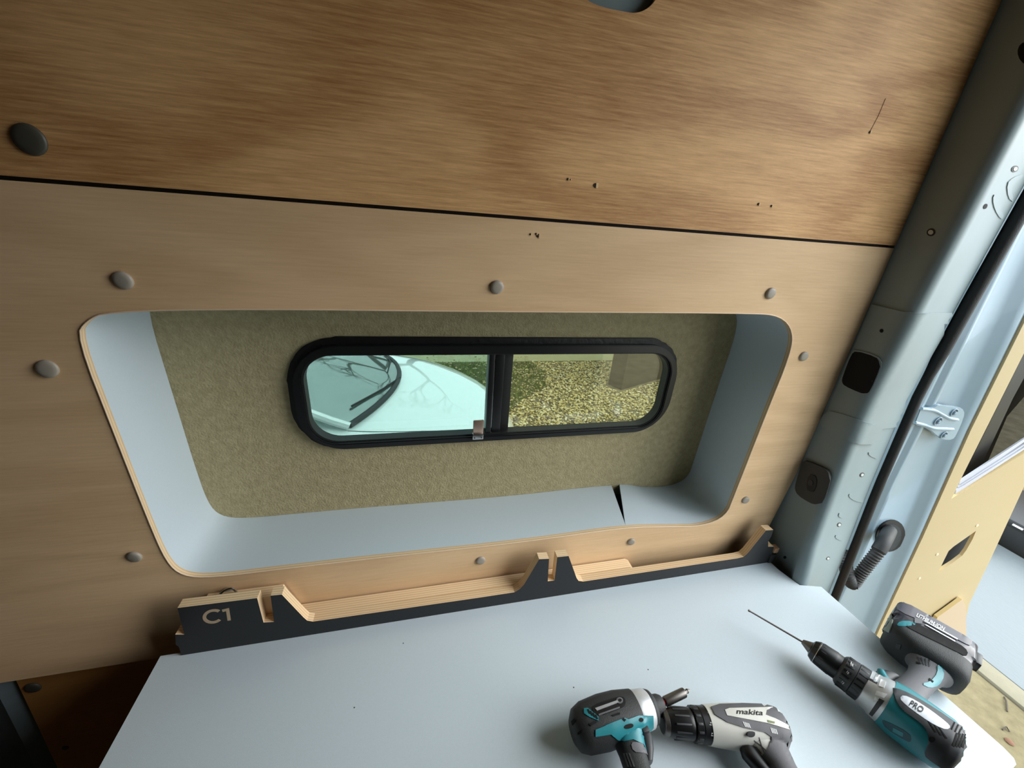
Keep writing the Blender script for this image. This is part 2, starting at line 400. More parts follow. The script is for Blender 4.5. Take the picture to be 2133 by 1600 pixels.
# lower amber panel and bare metal under it, left of the table
e0 = at_y(38, 1427, .66); e1 = at_y(120, 1600, .66)
sl = (e1.x-e0.x)/(e1.z-e0.z); zb = FLOOR+.002
bm = prism([(e0.x+sl*(HZ-.80-e0.z), .66, HZ-.80), (.90, .66, HZ-.80), (.90, .66, zb), (e0.x+sl*(zb-e0.z), .66, zb)], (0, .009, 0), side_mat=1)
plow = obj('lower_wall_panel', bm, [M_ply_dk, M_edge]); set_props(plow, 'dark amber plywood panel low on the wall left of the grey worktop', 'wall panel')
bm = loft([[(-1.9, .665, z), (e0.x+sl*(z-e0.z)-.06, .665, z), (e0.x+sl*(z-e0.z)-.03, .655, z), (e0.x+sl*(z-e0.z)-.004, .672, z), (e0.x+sl*(z-e0.z)-.004, .72, z), (-1.9, .72, z)] for z in (zb, HZ-1.2, HZ-.80)])
wa = obj('metal_body_panel', bm, mat('dull_blue_grey_paint', (104, 116, 122), .4, noise=.1, nscale=15)); set_props(wa, 'bare blue grey metal body panel at the bottom left corner', 'body panel')
set_props(obj('seam_crease', tube([(-1.25+.01*i, .662, HZ-1.0+.003*math.sin(i)) for i in range(40)], .003, 6), wa.data.materials[0], wa))

# grey metal behind the top hole
hc = at_y(1300, -22, .655)
bm = loft([[(hc.x+r*math.cos(t)*1.2, y, hc.z+r*math.sin(t)) for t in [2*pi*i/20 for i in range(20)]] for r, y in ((.16, .665), (.10, .662), (.062, .652), (.056, .650), (.02, .650))])
set_props(obj('roof_rail_pressing', bm, M_paint), 'grey pressed metal seen through the rounded hole at the top edge', 'body panel')

# caps and small holes
def cap(px, py, par, r=.0125, dark=False, proud=.0045, tilt=(0, 0), lab=None, y=YP):
    p = at_y(px, py, y); prof = [(-.001, r*.5), (-.0005, r*.96), (.001, r), (proud*.55, r*.97), (proud*.85, r*.86), (proud, r*.55), (proud*1.04, .0005)]
    ax = V((tilt[0], -1, tilt[1])).normalized()
    o = obj('push_rivet', lathe(prof, 24, o=p, ax=ax), M_capd if dark else M_cap, par, 50)
    if lab: o['label'] = lab
    return o
cap(63, 291, pu, .0165, True, lab='dark grey push rivet')
for px, py, r in [(257, 584, .0135), (1035, 598, .0125), (1604, 611, .0125), (1673, 742, .012), (1552, 1041, .0115), (1314, 1128, .0115), (1001, 1167, .012), (281, 1159, .013), (100, 768, .0145), (478, 1232, .013)]:
    cap(px, py, pl, r*.9, tilt=(random.uniform(-.12, .12), random.uniform(-.1, .1)))
cap(70, 1431, plow, .013, True, y=.66); cap(137, 1557, plow, .006, True, .003, y=.66)
M_nh = mat('nail_hole_dark', (46, 32, 22), .9); M_nr = mat('splintered_veneer', (226, 196, 150), .8)
for px, py, r, par in [(1183, 373, .0016, pu), (1188, 374, .001, pu), (1240, 386, .003, pu), (1580, 425, .002, pu), (1607, 429, .0018, pu), (1812, 275, .0018, pu), (1105, 488, .0014, pl), (1121, 491, .0028, pl), (1117, 487, .0014, pl)]:
    p = at_y(px, py, YP-.0006)
    obj('nail_hole', lathe([(-.0004, r), (.0004, r*.9), (.0005, .0002)], 10, o=p, ax=V((0, -1, 0))), M_nh, par)
    obj('splinter', nbox(p+V((r*.4, -.0009, -r*1.2)), p+V((r*1.6, 0, r*1.1))), M_nr, par)
# pencil line
a = at_y(1812, 275, YP-.0005); b = at_y(1845, 205, YP-.0005)
obj('pencil_mark', tube([a, a.lerp(b, .5)+V((.002, 0, 0)), b], .0003, 5), mat('pencil_grey', (130, 96, 60), .8), pu)

# ---------------------------------------------------------------- recess reveal
n = len(fr)
# start the strip at the wedge gap
g_f = at_y(1315, 1098, YP+.009)
k0 = min(range(n), key=lambda i: (fr[i][0]-g_f.x)**2+(fr[i][1]-g_f.z)**2)
ordr = [fr[(k0+i) % n] for i in range(n)]+[fr[k0]]
w0 = at_z(1272, 1021, g_f.z); w1 = at_z(1289, 1018, g_f.z)
if ordr[3][0] > ordr[0][0]: ordr = ordr[::-1]
Y0, Y1 = YP+.009, YS-.0065; wl, wr = at_y(1272, 1020, Y1).x, at_y(1289, 1017, Y1).x
inner = []; 
for i, (x, z) in enumerate(ordr):
    xb = x; t = i/(len(ordr)-1)
    if i < 4: xb = x+(wl-ordr[0][0])*(1-i/4)
    if i > len(ordr)-5: xb = x+(wr-ordr[-1][0])*(1-(len(ordr)-1-i)/4)
    inner.append((V((x, Y0, z)), V((x*.5+xb*.5, (Y0+Y1)/2, z)), V((xb, Y1, z))))
bm = bmesh.new(); rows = [[bm.verts.new(p) for p in tr] for tr in inner]
for a, b in zip(rows, rows[1:]):
    for j in range(2): bm.faces.new((a[j], a[j+1], b[j+1], b[j]))
bmesh.ops.recalc_face_normals(bm, faces=bm.faces)
cen = V((.16, .7, HZ-.42))
s = sum((f.normal.dot(cen-f.calc_center_median()) for f in bm.faces))
if s < 0: bmesh.ops.reverse_faces(bm, faces=bm.faces)
geo = bmesh.ops.solidify(bm, geom=list(bm.faces), thickness=.003)
rv = obj('recess_lining', bm, M_lam, smooth=50); set_props(rv, 'white laminate lining bent round the window recess, open wedge in its bottom right', 'lining')
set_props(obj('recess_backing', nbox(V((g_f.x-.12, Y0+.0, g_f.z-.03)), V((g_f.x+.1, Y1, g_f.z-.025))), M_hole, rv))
# light rounded lip of the cut-out
lip = [V((x, YP-.0008, z)) for x, z in fr]; lip.append(lip[0]); lip.append(lip[1])
obj('cut_out_edge', tube(lip, .0011, 6, caps=False), mat('sanded_edge', (230, 204, 174), .6), pl)

# ---------------------------------------------------------------- side window
win = thing('sliding_window', 'slim black framed sliding window in the carpeted recess', 'window', ((wx0+wx1)/2, YS, wz0))
def ring(o2, i2, y0, y1):
    return prism([(x, y0, z) for x, z in o2], (0, y1-y0, 0), [[(x, y0, z) for x, z in i2]], bev=.0015)
cxw, czw = (wx0+wx1)/2, (wz0+wz1)/2; w_, h_ = wx1-wx0, wz1-wz0
rnd = random.Random(3)
out = [(x+rnd.uniform(-.0012, .0012), z+rnd.uniform(-.0015, .0015)) for x, z in rrect(cxw+.001, czw+.002, w_+.040, h_+.022, .098, 16)]
obj('sealant_bead', ring(out, rrect(cxw, czw, w_-.0, h_-.012, .078, 16), YS-.012, YS-.006), M_seal_adh, win)
obj('outer_frame', ring(rrect(cxw+.003, czw-.001, w_+.022, h_+.002, .090, 16), rrect(cxw+.002, czw-.004, w_-.012, h_-.030, .060, 10), YS-.024, YS+.010), M_frame, win)
obj('frame_lip', ring(rrect(cxw+.002, czw-.004, w_-.010, h_-.028, .061, 10), rrect(cxw+.002, czw-.004, w_-.022, h_-.038, .057, 10), YS-.018, YS+.009), M_rubber, win)
gx0, gx1, gz0, gz1 = wx0+.01, wx1-.01, wz0+.014, wz1-.022
mx = at_y(1014, 830, YS-.01).x; mx2 = at_y(1046, 830, YS-.01).x; mx3 = at_y(1062, 830, YS).x
obj('centre_mullion', nbox((mx, YS-.016, gz0-.006), (mx+.0125, YS+.012, gz1+.006), .002), M_frame, win)
obj('sliding_pane_stile', nbox((mx+.015, YS-.012, gz0-.004), (mx2, YS+.014, gz1+.004), .002), M_frame, win)
obj('sliding_pane_edge', nbox((mx2+.001, YS-.004, gz0-.004), (mx3, YS+.016, gz1+.004), .001), M_rubber, win)
for k, (dz, dy) in enumerate(((0, -.021), (-.006, -.023))):
    obj('bottom_track', nbox((gx0+.05, YS-.020+dy*.1, gz0-.004+dz), (gx1-.05, YS-.012, gz0-.002+dz)), M_blk, win)
obj('top_track', nbox((gx0+.05, YS-.020, gz1+.003), (gx1-.05, YS-.012, gz1+.006)), M_blk, win)
r1 = rrect(cxw+.002, czw-.004, w_-.016, h_-.034, .059, 10)
bm = prism([(min(x, mx+.006), YS+.006, z) for x, z in r1], (0, .004, 0))
obj('fixed_glass_pane', bm, M_glassL, win)['label'] = 'left pane of pale green tinted glass'
bm = prism([(max(x, mx2-.004), YS+.002, z) for x, z in r1], (0, .004, 0))
obj('sliding_glass_pane', bm, M_glassR, win)['label'] = 'right pane of darker tinted glass'
# latch
lp = at_y(995, 912, YS-.026); lt = at_y(995, 875, YS-.026)
lat = obj('latch', nbox((lp.x-.0125, YS-.031, lp.z-.002), (lp.x+.0125, YS-.023, lp.z+.013), .001), M_steel, win); lat['label'] = 'small bright steel latch on the bottom rail'
obj('latch_tab', nbox((lp.x-.0115, YS-.028, lp.z+.012), (lp.x+.0125, YS-.0255, lt.z), .0025), mat('coppery_steel', (205, 178, 160), .3, .8), lat)
for dx in (-.008, .008): obj('latch_screw', lathe([(0, .002), (.001, .0018), (.0012, .0003)], 12, o=V((lp.x+dx, YS-.031, lp.z+.003)), ax=V((0, -1, 0))), M_steeld, lat)

# ---------------------------------------------------------------- worktop and rail
tp = [(-.490, .5866), (.905, .5866), (.915, .522), (.972, .500), (.992, .165), (.988, .150), (.972, .140), (-.478, .140), (-.482, .5)]
tp = [(-.482, .5925), (-.474, .140), (.966, .140), (.982, .143), (.990, .150), (.9925, .166), (.975, .498), (.922, .512), (.908, .56), (.905, .5925)]
bm = prism([(x, y, TZ) for x, y in tp], (0, 0, -.022), side_mat=1)
wt = obj('worktop', bm, [M_lam, M_lam_edge]); set_props(wt, 'large pale grey laminate worktop under the window, tools lying on it', 'worktop')
es = [V((x, y, TZ-.011)) for x, y in tp[2:7]]
for q in [(738, 1474), (1195, 1432), (840, 1340), (1350, 1395)]:
    p = at_z(q[0], q[1], TZ); 
    obj('speck', lathe([(0, .0012), (.0003, .001)], 8, o=p, ax=V((0, 0, 1))), M_dgrey, wt)
# cabinet under the worktop
cab = thing('base_cabinet', 'plywood base cabinet standing under the grey worktop', 'cabinet', (.25, .37, FLOOR))
obj('end_panel', nbox((-.455, .17, FLOOR+.001), (-.437, .58, TZ-.0225)), M_ply_dk, cab)
obj('end_panel', nbox((.90, .17, FLOOR+.001), (.918, .49, TZ-.0225)), M_ply_dk, cab)
obj('front_panel', nbox((-.437, .17, FLOOR+.001), (.90, .188, TZ-.0225)), M_ply_lo, cab)

prof = [(375.5, 1360), (373, 1348), (366, 1343), (365, 1322), (384, 1322), (369.6, 1266.6), (535.6, 1246), (549, 1297), (571, 1295.5), (563.5, 1241), (587, 1238.7), (632, 1286), (640, 1293), (652, 1295.0), (1000, 1244), (1072, 1231), (1083, 1227), (1092, 1217), (1123, 1165), (1143.7, 1164), (1141, 1211), (1155, 1209), (1160.8, 1160.6), (1184.4, 1158.3), (1201, 1204), (1205, 1210), (1215, 1211.5), (1535, 1165), (1549, 1160), (1558, 1152), (1595.7, 1105), (1611, 1104), (1606, 1119), (1600, 1128), (1600, 1139), (1612, 1139), (1604, 1171)]
rail = thing('divider_rail', 'long black faced plywood divider rail, C1 cut in it, along the back of the worktop', 'rail', (.23, YR, TZ))
PR = [at_y(x, y, YR) for x, y in prof]
for i in (0, len(PR)-1): PR[i].z = TZ+.0005
PR = [V((p.x, p.y, max(p.z, TZ+.0005))) for p in PR]
flat = HZ-.766
for i in (14, 15, 27): PR[i].z = flat
bm = prism([tuple(p) for p in PR], (0, .018, 0), side_mat=1)
bmesh.ops.recalc_face_normals(bm, faces=bm.faces)
rb = obj('slotted_board', bm, [M_black, M_edge], rail, 20); rb['label'] = 'black faced front board with slots and dips'
# second layer behind, ends at a rounded corner
x2 = at_y(1312, 1181, YR+.018).x
pts = [(-.40, TZ+.0005), (x2+.012, TZ+.0005), (x2+.010, flat-.004), (x2+.004, flat+.001), (x2-.012, flat+.006), (.345, flat+.004), (.33, flat+.004), (-.20, flat+.004), (-.235, flat+.004), (-.25, HZ-.72), (-.27, HZ-.69), (-.40, HZ-.69)]
pts = [(-.40, TZ+.0005), (x2+.012, TZ+.0005), (x2+.010, flat-.003), (x2, flat+.003), (-.25, flat+.003), (-.27, HZ-.70), (-.40, HZ-.70)]
bm = prism([(x, YR+.0182, z) for x, z in pts], (0, .026, 0), side_mat=0)
obj('backing_strip', bm, M_edge, rail)
# block at the right-hand end
q = at_y(1622, 1132, YR+.01)
obj('end_block', nbox((.882, YR+.019, TZ+.022), (.904, YR+.045, TZ+.05), .001), M_edge, rail)
obj('end_block', nbox((.900, YR-.002, TZ+.034), (.915, YR+.014, TZ+.05), .002), mat('tan_block', (160, 126, 96), .7), rail)
obj('end_peg', nbox((.893, YR-.004, TZ+.001), (.914, YR+.012, TZ+.03), .004), M_black, rail)
# engraved characters C1 (cut through to the plywood)
bvr = bvh_of([rb])
M_eng = mat('routed_plywood', (184, 160, 130), .7)
cc = (447, 1284.5)
def arc(cx, cy, rx, ry, a0, a1, k, n=18): return [(cx+rx*k*math.cos(math.radians(a0+(a1-a0)*i/n))-ry*0, cy+ry*k*math.sin(math.radians(a0+(a1-a0)*i/n))) for i in range(n+1)]
co_ = arc(444, 1284, 22, 15, -48, -318, 1.0); ci = arc(444, 1284, 22, 15, -48, -318, .66)
co_ = [(x, y-(x-444)*.10) for x, y in co_]; ci = [(x, y-(x-444)*.10) for x, y in ci]
obj('letter_c', patch(co_+ci[::-1], bvr, .0003, .001, 5), M_eng, rail)
obj('digit_one', patch([(462, 1270), (477, 1266.5), (481, 1292), (474, 1293), (471, 1273), (464, 1275)], bvr, .0003, .001, 5), M_eng, rail)
# clear clip behind the rail by the hidden rivet
pc = at_y(478, 1234, YP-.012)
tb = tube(catmull([at_y(446, 1250, YP-.028), at_y(458, 1238, YP-.016), at_y(470, 1229, YP-.012), at_y(484, 1226, YP-.012), at_y(494, 1236, YP-.012)], 5), .0022, 8)
set_props(obj('cable_clip', tb, M_steel), 'small shiny bent clip poking up behind the rail above the C1 mark', 'clip')

# ---------------------------------------------------------------- rear pillar
def curve_pts(px, xp): return sorted([at_x(a, b, xp) for a, b in px], key=lambda p: p.z)
def interp(cv, z):
    if z <= cv[0].z: a, b = cv[0], cv[1]
    elif z >= cv[-1].z: a, b = cv[-2], cv[-1]
    else:
        for a, b in zip(cv, cv[1:]):
            if a.z <= z <= b.z: break
    t = (z-a.z)/(b.z-a.z); t = max(-.6, min(1.6, t)); return a.lerp(b, t)
Bc = curve_pts([(2145, 215), (1970, 545), (1808, 850), (1740, 1020), (1703, 1135), (1690, 1200)], .95)
Cc = curve_pts([(2136, 406), (2020, 612), (1908, 816), (1820, 1020), (1735, 1238)], 1.19)
zs = [HZ-.80+i*.05 for i in range(0, 28)]
rows = []
def prow(z):
    B = interp(Bc, z); Cq = interp(Cc, z); bx = .95 if z > HZ-.55 else .95-.02*(HZ-.55-z)/.25
    y = B.y
    cy = Cq.y+.006
    return [(.930, YP+.012, z), (.936, YP+.002, z), (.937, y+.07*(YP-y)+.034, z), (bx-.0115, y+.022, z), (bx-.0095, y+.012, z), (bx-.005, y+.004, z), (bx+.004, y+.0005, z), (bx+.014, y+.001, z), (bx+.026, y+(cy-y)*.08, z), (bx+.06, y+(cy-y)*.22, z), (bx+.13, y+(cy-y)*.52, z), (1.183, cy, z), (1.205, cy+.012, z), (1.21, cy+.09, z), (1.0, YP+.15, z), (.930, YP+.15, z)]
zs = [FLOOR]+[HZ-1.2, HZ-.9]+zs
pil = obj('rear_pillar', loft([prow(z) for z in zs]), M_paint, smooth=50)
set_props(pil, 'grey green painted metal rear pillar beside the plywood panels', 'pillar')
bp = bvh_of([pil])
c3 = lambda pts: [(1583+x/3.2, 400+y/3.2) for x, y in pts]
c4 = lambda pts: [(1583+x/3.556, 850+y/3.556) for x, y in pts]
c5 = lambda pts: [(1833+x/4, 350+y/4) for x, y in pts]
# overlapping lower sheet and swaged bands
obj('lower_skin_overlap', patch(c3([(752, 748), (835, 768), (960, 798), (1040, 806), (1170, 803), (1295, 803), (1225, 925), (1090, 1160), (960, 1390), (930, 1560), (700, 1590), (560, 1540), (450, 1480), (540, 1250), (640, 1020)]), bp, .0040, .001, 9), M_paint, pil)
obj('swaged_band', patch(c4([(505, 15), (640, 45), (800, 110), (860, 118), (890, 150), (850, 255), (800, 262), (700, 262), (560, 180), (440, 120)]), bp, .0060, .001, 7, 1), M_paint, pil)
for pts in ([(660, 630), (740, 665), (770, 700), (700, 690), (650, 655)], [(585, 770), (640, 800), (600, 815), (575, 800)], [(560, 935), (620, 965), (600, 985), (550, 960)], [(800, 320), (850, 350), (870, 380), (800, 350)]):
    obj('pressed_dimple', patch(c4(pts), bp, .0018, .001, 5, 1), M_paint, pil)
for pts in ([(950, 560), (1000, 700), (1030, 760), (1000, 780), (950, 700), (930, 610)], [(1100, 430), (1180, 400), (1190, 420), (1080, 500), (1110, 640), (1060, 600), (1050, 480)]):
    obj('pressed_dimple', patch(c5([(x, y-350) for x, y in pts]), bp, .0014, .001, 5, 1), M_paint, pil)
obj('opening_rim', patch([(1583+(x-684)*1.07/3.2+684/3.2, 400+(y-1200)*1.05/3.2+1200/3.2) for x, y in [(655, 1055), (785, 1095), (808, 1130), (803, 1175), (740, 1325), (712, 1345), (680, 1340), (575, 1293), (556, 1265), (563, 1230), (620, 1080)]], bp, .0065, .001, 6, 1), M_paint, pil)
obj('square_opening', patch(c3([(655, 1058), (785, 1097), (806, 1130), (802, 1172), (738, 1322), (712, 1341), (680, 1338), (578, 1292), (560, 1265), (566, 1230), (623, 1082)]), bp, .0069, .001, 6, 1), M_hole, pil)['label'] = 'black rounded square opening'
gr = obj('rubber_grommet', patch(c4([(355, 385), (500, 445), (530, 485), (525, 545), (475, 690), (432, 712), (390, 703), (298, 642), (278, 600), (282, 560), (330, 400)]), bp, .009, .001, 6, 1), mat('grommet_rubber', (58, 58, 56), .7), pil); gr['label'] = 'dark rubber grommet with square centre'
obj('grommet_centre', patch(c4([(385, 480), (448, 508), (430, 605), (415, 625), (362, 600)]), bp, .0105, .001, 6, 1), mat('grommet_dark', (30, 30, 30), .7), gr)
obj('grommet_nub', patch(ell(*c4([(400, 550)])[0], 5, 6, 0), bp, .012, .001, 4), M_rubber2, gr)
for px, py, a, b, rot in [(2052, 430, 6, 3.5, -60), (1839, 689, 4, 4, 0), (1742, 879, 4, 4, 0), (1635, 1161, 3, 3, 0), (2143, 112, 26, 22, 60)]:
    obj('drilled_hole', patch(ell(px, py, a, b, rot), bp, .0045 if py > 600 and px > 1700 else .0006, .001, 4), M_hole, pil)
for px, py, a, b, rot, w in [(1939.5, 484, 9, 8, -20, .6), (2113, 352, 8, 6, -40, .6), (1795, 989, 5.5, 4, -40, .62), (1747.5, 1093, 5, 4, -40, .65), (1724, 1163, 4.5, 3, -30, .65)]:
    r_ = obj('ringed_stud', patch(ell(px, py, a, b, rot), bp, .0008, .001, 4), M_rubber, pil)
    obj('stud_centre', patch(ell(px, py, a*w, b*w, rot), bp, .0016, .001, 4), mat('stud_paint', (185, 190, 188), .4), r_)
# seal
sp = [interp(Cc, z)+V((.010, -.002, 0)) for z in [HZ-1.3]+[HZ-1.0+i*.06 for i in range(27)]]
rr = [.0105]+[.0105 if p.z < HZ-.25 else .0135 for p in sp[1:]]
seal = obj('door_seal', tube(sp, rr, 12), M_rubber); set_props(seal, 'black rubber door seal running up the outer edge of the rear pillar', 'seal')

# ---------------------------------------------------------------- rear door
YD = .66
door = thing('rear_door', 'open blue grey rear door lined with yellow plywood beyond the pillar', 'door', (1.5, YD, FLOOR-.05))
DR = sorted([at_y(x, y, YD) for x, y in [(2180, 575), (2133, 669), (2020, 897), (1920, 1120), (1836, 1300), (1780, 1425)]], key=lambda p: p.z)
DL = sorted([at_y(x, y, YD) for x, y in [(2180, 340), (2136, 430), (1945, 820), (1905, 900), (1850, 1010), (1760, 1215), (1700, 1340)]], key=lambda p: p.z)
def drow(z):
    r = interp(DR, z).x; l = interp(DL, z).x-.03
    return [(l, YD+.05, z), (l, YD+.012, z), (l+.016, YD+.004, z), (l+.026, YD+.004, z), (l+.032, YD+.011, z), (l+.040, YD+.011, z), (l+.048, YD+.002, z), (l+.06, YD+.001, z), (l+.075, YD+.016, z), (l+.095, YD+.022, z),
            (r-.075, YD+.022, z), (r-.055, YD+.018, z), (r-.038, YD+.004, z), (r-.022, YD-.002, z), (r-.010, YD, z), (r-.002, YD+.010, z), (r-.001, YD+.05, z)]
zd = [FLOOR-.05+i*.06 for i in range(38)]
ds = obj('door_frame_pressing', loft([drow(z) for z in zd]), M_paintd, door, 50)
bd = bvh_of([ds])
WR = [(2190, 900), (2133, 1014), (2063, 1166), (2019, 1258), (2012, 1290), (1990, 1360), (1960, 1440)]
DLn = [(1720, 1560), (1780, 1428), (1836, 1302), (1922, 1120), (2022, 897), (2135, 669), (2200, 545), (2300, 545), (2300, 780)]
wh = [(2160, 683), (2125, 752), (2008, 985), (1982, 1039), (2133, 945), (2172, 922), (2230, 800), (2230, 683)]
dia = [(1955, 1191), (1966, 1168), (1976, 1148), (1986, 1139), (2033, 1106), (2026, 1123), (2013, 1146), (2004, 1158), (1987, 1171)]
o3 = [tuple(at_y(x, y, YD-.006)) for x, y in DLn+WR]
bm = prism(o3, (0, .009, 0), [[tuple(at_y(x, y, YD-.006)) for x, y in wh], [tuple(at_y(x, y, YD-.006)) for x, y in dia]], side_mat=1)
dp = obj('plywood_lining', bm, [M_ply_door, mat('raw_edge', (226, 200, 150), .6)], door, 20)
set_props(dp, 'pale yellow plywood lining with window opening and slanted hole')
# outer skin behind and dark void
o4 = [tuple(at_y(x, y, YD+.05)) for x, y in [(1790, 1428), (1846, 1302), (1932, 1120), (2030, 897), (2140, 669), (2195, 560), (2290, 560), (2170, 900), (2120, 1010), (2050, 1160), (2008, 1255), (2000, 1290), (1980, 1360)]]
h4 = [tuple(at_y(x, y, YD+.05)) for x, y in [(2165, 690), (2010, 990), (1996, 1025), (2120, 945), (2160, 915), (2220, 800), (2220, 690)]]
obj('outer_skin', prism(o4, (0, .01, 0), [h4]), mat('door_cavity', (34, 34, 37), .5), door)
obj('door_glass', prism(h4, (0, .005, 0)), M_glassD, door)
# window sill trims (three white strips) and black frame
for k, (off, w) in enumerate(((0, 6), (8, 5), (16, 9))):
    a = [(1990+off*.42, 1030-off*1.0), (2160, 922-off*1.0-3), (2160, 922-off-w), (1992+off*.46, 1027-off-w)]
    obj('sill_strip', prism([tuple(at_y(x, y, YD-.001+.003*k)) for x, y in a], (0, .004, 0)), mat('white_strip', (190, 192, 202), .4), door)
obj('black_window_frame', prism([tuple(at_y(x, y, YD+.030)) for x, y in [(2160, 683), (2002, 1000), (2030, 1000), (2110, 830), (2190, 683)]], (0, .01, 0)), M_frame, door)
# lining screws
for x, y in [(1952, 1155), (1915, 1205), (2035, 1095)]:
    p = at_y(x, y, YD-.0065); obj('screw_head', lathe([(0, .006), (.0015, .0045), (.002, .001)], 10, o=p, ax=V((0, -1, 0))), mat('pale_filler', (246, 226, 180), .6), door)
# lower board, proud of the lining
lb = [(1953, 1286), (1978, 1268), (2004, 1249), (2012, 1262), (2013, 1330), (1985, 1400), (1900, 1400)]
bm = prism([tuple(at_y(x, y, YD-.022)) for x, y in lb], (0, .012, 0), side_mat=1)
obj('lower_lining_board', bm, [mat('pinkish_ply', (190, 168, 140), .6), mat('raw_edge2', (230, 206, 150), .6)], door, 20)
# hinge
ch = lambda pts: [(1833+x/4, 700+y/4) for x, y in pts]
hpl = lambda pts, y: [tuple(at_y(a_, b_, y)) for a_, b_ in ch(pts)]
hg = obj('hinge_plate', prism(hpl(smooth_poly([(285, 740), (310, 680), (345, 590), (400, 600), (450, 598), (490, 570), (560, 585), (660, 590), (708, 620), (702, 680), (640, 825), (605, 868), (530, 868), (480, 840), (400, 770)], 1), YD-.004), (0, .008, 0), bev=.0015), M_paintd, door, 40); hg['label'] = 'painted hinge plate with three bolts'
for pts in ([(345, 605), (450, 620), (520, 655), (580, 685), (645, 698)], [(290, 722), (380, 745), (450, 768), (540, 773), (606, 776)]):
    obj('hinge_rib', tube(catmull([at_y(a_, b_, YD-.005) for a_, b_ in ch(pts)], 5), .0042, 8), M_paintd, hg)
for x, y, r in [(612, 635, 40), (478, 708, 44), (527, 823, 38)]:
    c = at_y(*ch([(x, y)])[0], YD-.004); r0 = .0125*r/40
    b_ = obj('hinge_bolt', lathe([(-.001, r0), (.003, r0*.95), (.0035, r0*.8), (.001, r0*.72)], 20, o=c, ax=V((0, -1, 0))), M_paintd, hg, 40)
    obj('bolt_ring', lathe([(-.001, r0*.7), (.0012, r0*.7), (.0013, .001)], 20, o=c, ax=V((0, -1, 0))), mat('bolt_shade', (60, 72, 78), .5), b_)
    obj('bolt_nub', lathe([(0, r0*.4), (.006, r0*.36), (.0065, .001)], 14, o=c, ax=V((0, -1, 0))), M_paintd, b_, 40)
# wiring conduit
cg = at_y(1852, 1112, YD)
h = bd.ray_cast(CAM, ray(1852, 1112).normalized()); gp = h[0] if h[0] else cg
con = thing('wiring_conduit', 'black corrugated wiring conduit looping from the open door to the pillar', 'conduit', tuple(gp))
obj('round_socket', patch(ell(1853, 1115, 29, 34, 30, 24), bd, .004, .002, 6), M_rubber, con)
obj('socket_face', patch(ell(1850, 1117, 23, 28, 30, 24), bd, .006, .002, 6), mat('socket_shade', (40, 46, 50), .7), con)
pa = catmull([at_y(1853, 1105, YD+.006), at_y(1843, 1125, YD-.03), at_y(1828, 1150, YD-.045), at_y(1806, 1178, YD-.05), at_y(1786, 1204, YD-.055), at_y(1775, 1216, YD-.055), at_y(1766, 1200, YD-.05), at_y(1762, 1180, YD-.03), at_y(1764, 1150, YD)], 26)
n1 = 50
obj('elbow_sleeve', tube(pa[:n1], .0185, 16), M_rubber2, con, 50)
rr = [.0165+.0018*math.sin(i*1.5) for i in range(len(pa)-n1+1)]
obj('corrugated_tube', tube(pa[n1-1:], rr, 16), M_rubber2, con, 60)

# ---------------------------------------------------------------- tools
def tool_frame(tail, nose, name, label):
    """Local frame: x forward along the barrel, z up off the worktop; origin on the worktop under the tail."""
    a = (V(nose)-V(tail)); a.z = 0; a.normalize(); u = V((0, 0, 1)); s_ = u.cross(a)
    m = Matrix((a, s_, u)).transposed().to_4x4(); m.translation = V((tail[0], tail[1], TZ))
    return thing(name, label, 'power tool', mtx=m)
def sect(x, cy, cz, ry, rz, e=2.4, n=28, tilt=0):
    out = []
    for i in range(n):
        t = 2*pi*i/n; c, s_ = math.cos(t), math.sin(t)
        out.append((x+tilt*(cy+ry*abs(c)**(2/e)*(1 if c > 0 else -1)-cy), cy+ry*abs(c)**(2/e)*(1 if c > 0 else -1), cz+rz*abs(s_)**(2/e)*(1 if s_ > 0 else -1)))
    return out
def body_x(secs): return loft([sect(*s_) for s_ in secs])
def sect_y(y, cx, cz, rx, rz, e=2.4, n=28, slope=0):
    out = []
    for i in range(n):
        t = 2*pi*i/n; c, s_ = math.cos(t), math.sin(t); dx = rx*abs(c)**(2/e)*(1 if c > 0 else -1)
        out.append((cx+dx, y+slope*dx, cz+rz*abs(s_)**(2/e)*(1 if s_ > 0 else -1)))
    return out
def body_y(secs, sg): return loft([[(p[0], p[1]*sg, p[2]) for p in sect_y(*s_)] for s_ in secs])
AZ = .043
def chuck_lathe(prof, t, name, m, n=32, cz=AZ, cy=0): return obj(name, lathe(prof, n, o=V((0, cy, cz)), ax=V((1, 0, 0))), m, t, 40, local=True)
def ribs(t, par, x0, x1, r, k, m, name, cz=AZ, w=.0022, hh=.0016, cy=0):
    for i in range(k):
        a = 2*pi*i/k; mt = Matrix.Translation((0, cy, cz)) @ Matrix.Rotation(a, 4, 'X')
        obj(name, nbox((x0, -w, r-.003), (x1, w, r+hh), .0006, mt), m, par, local=True)

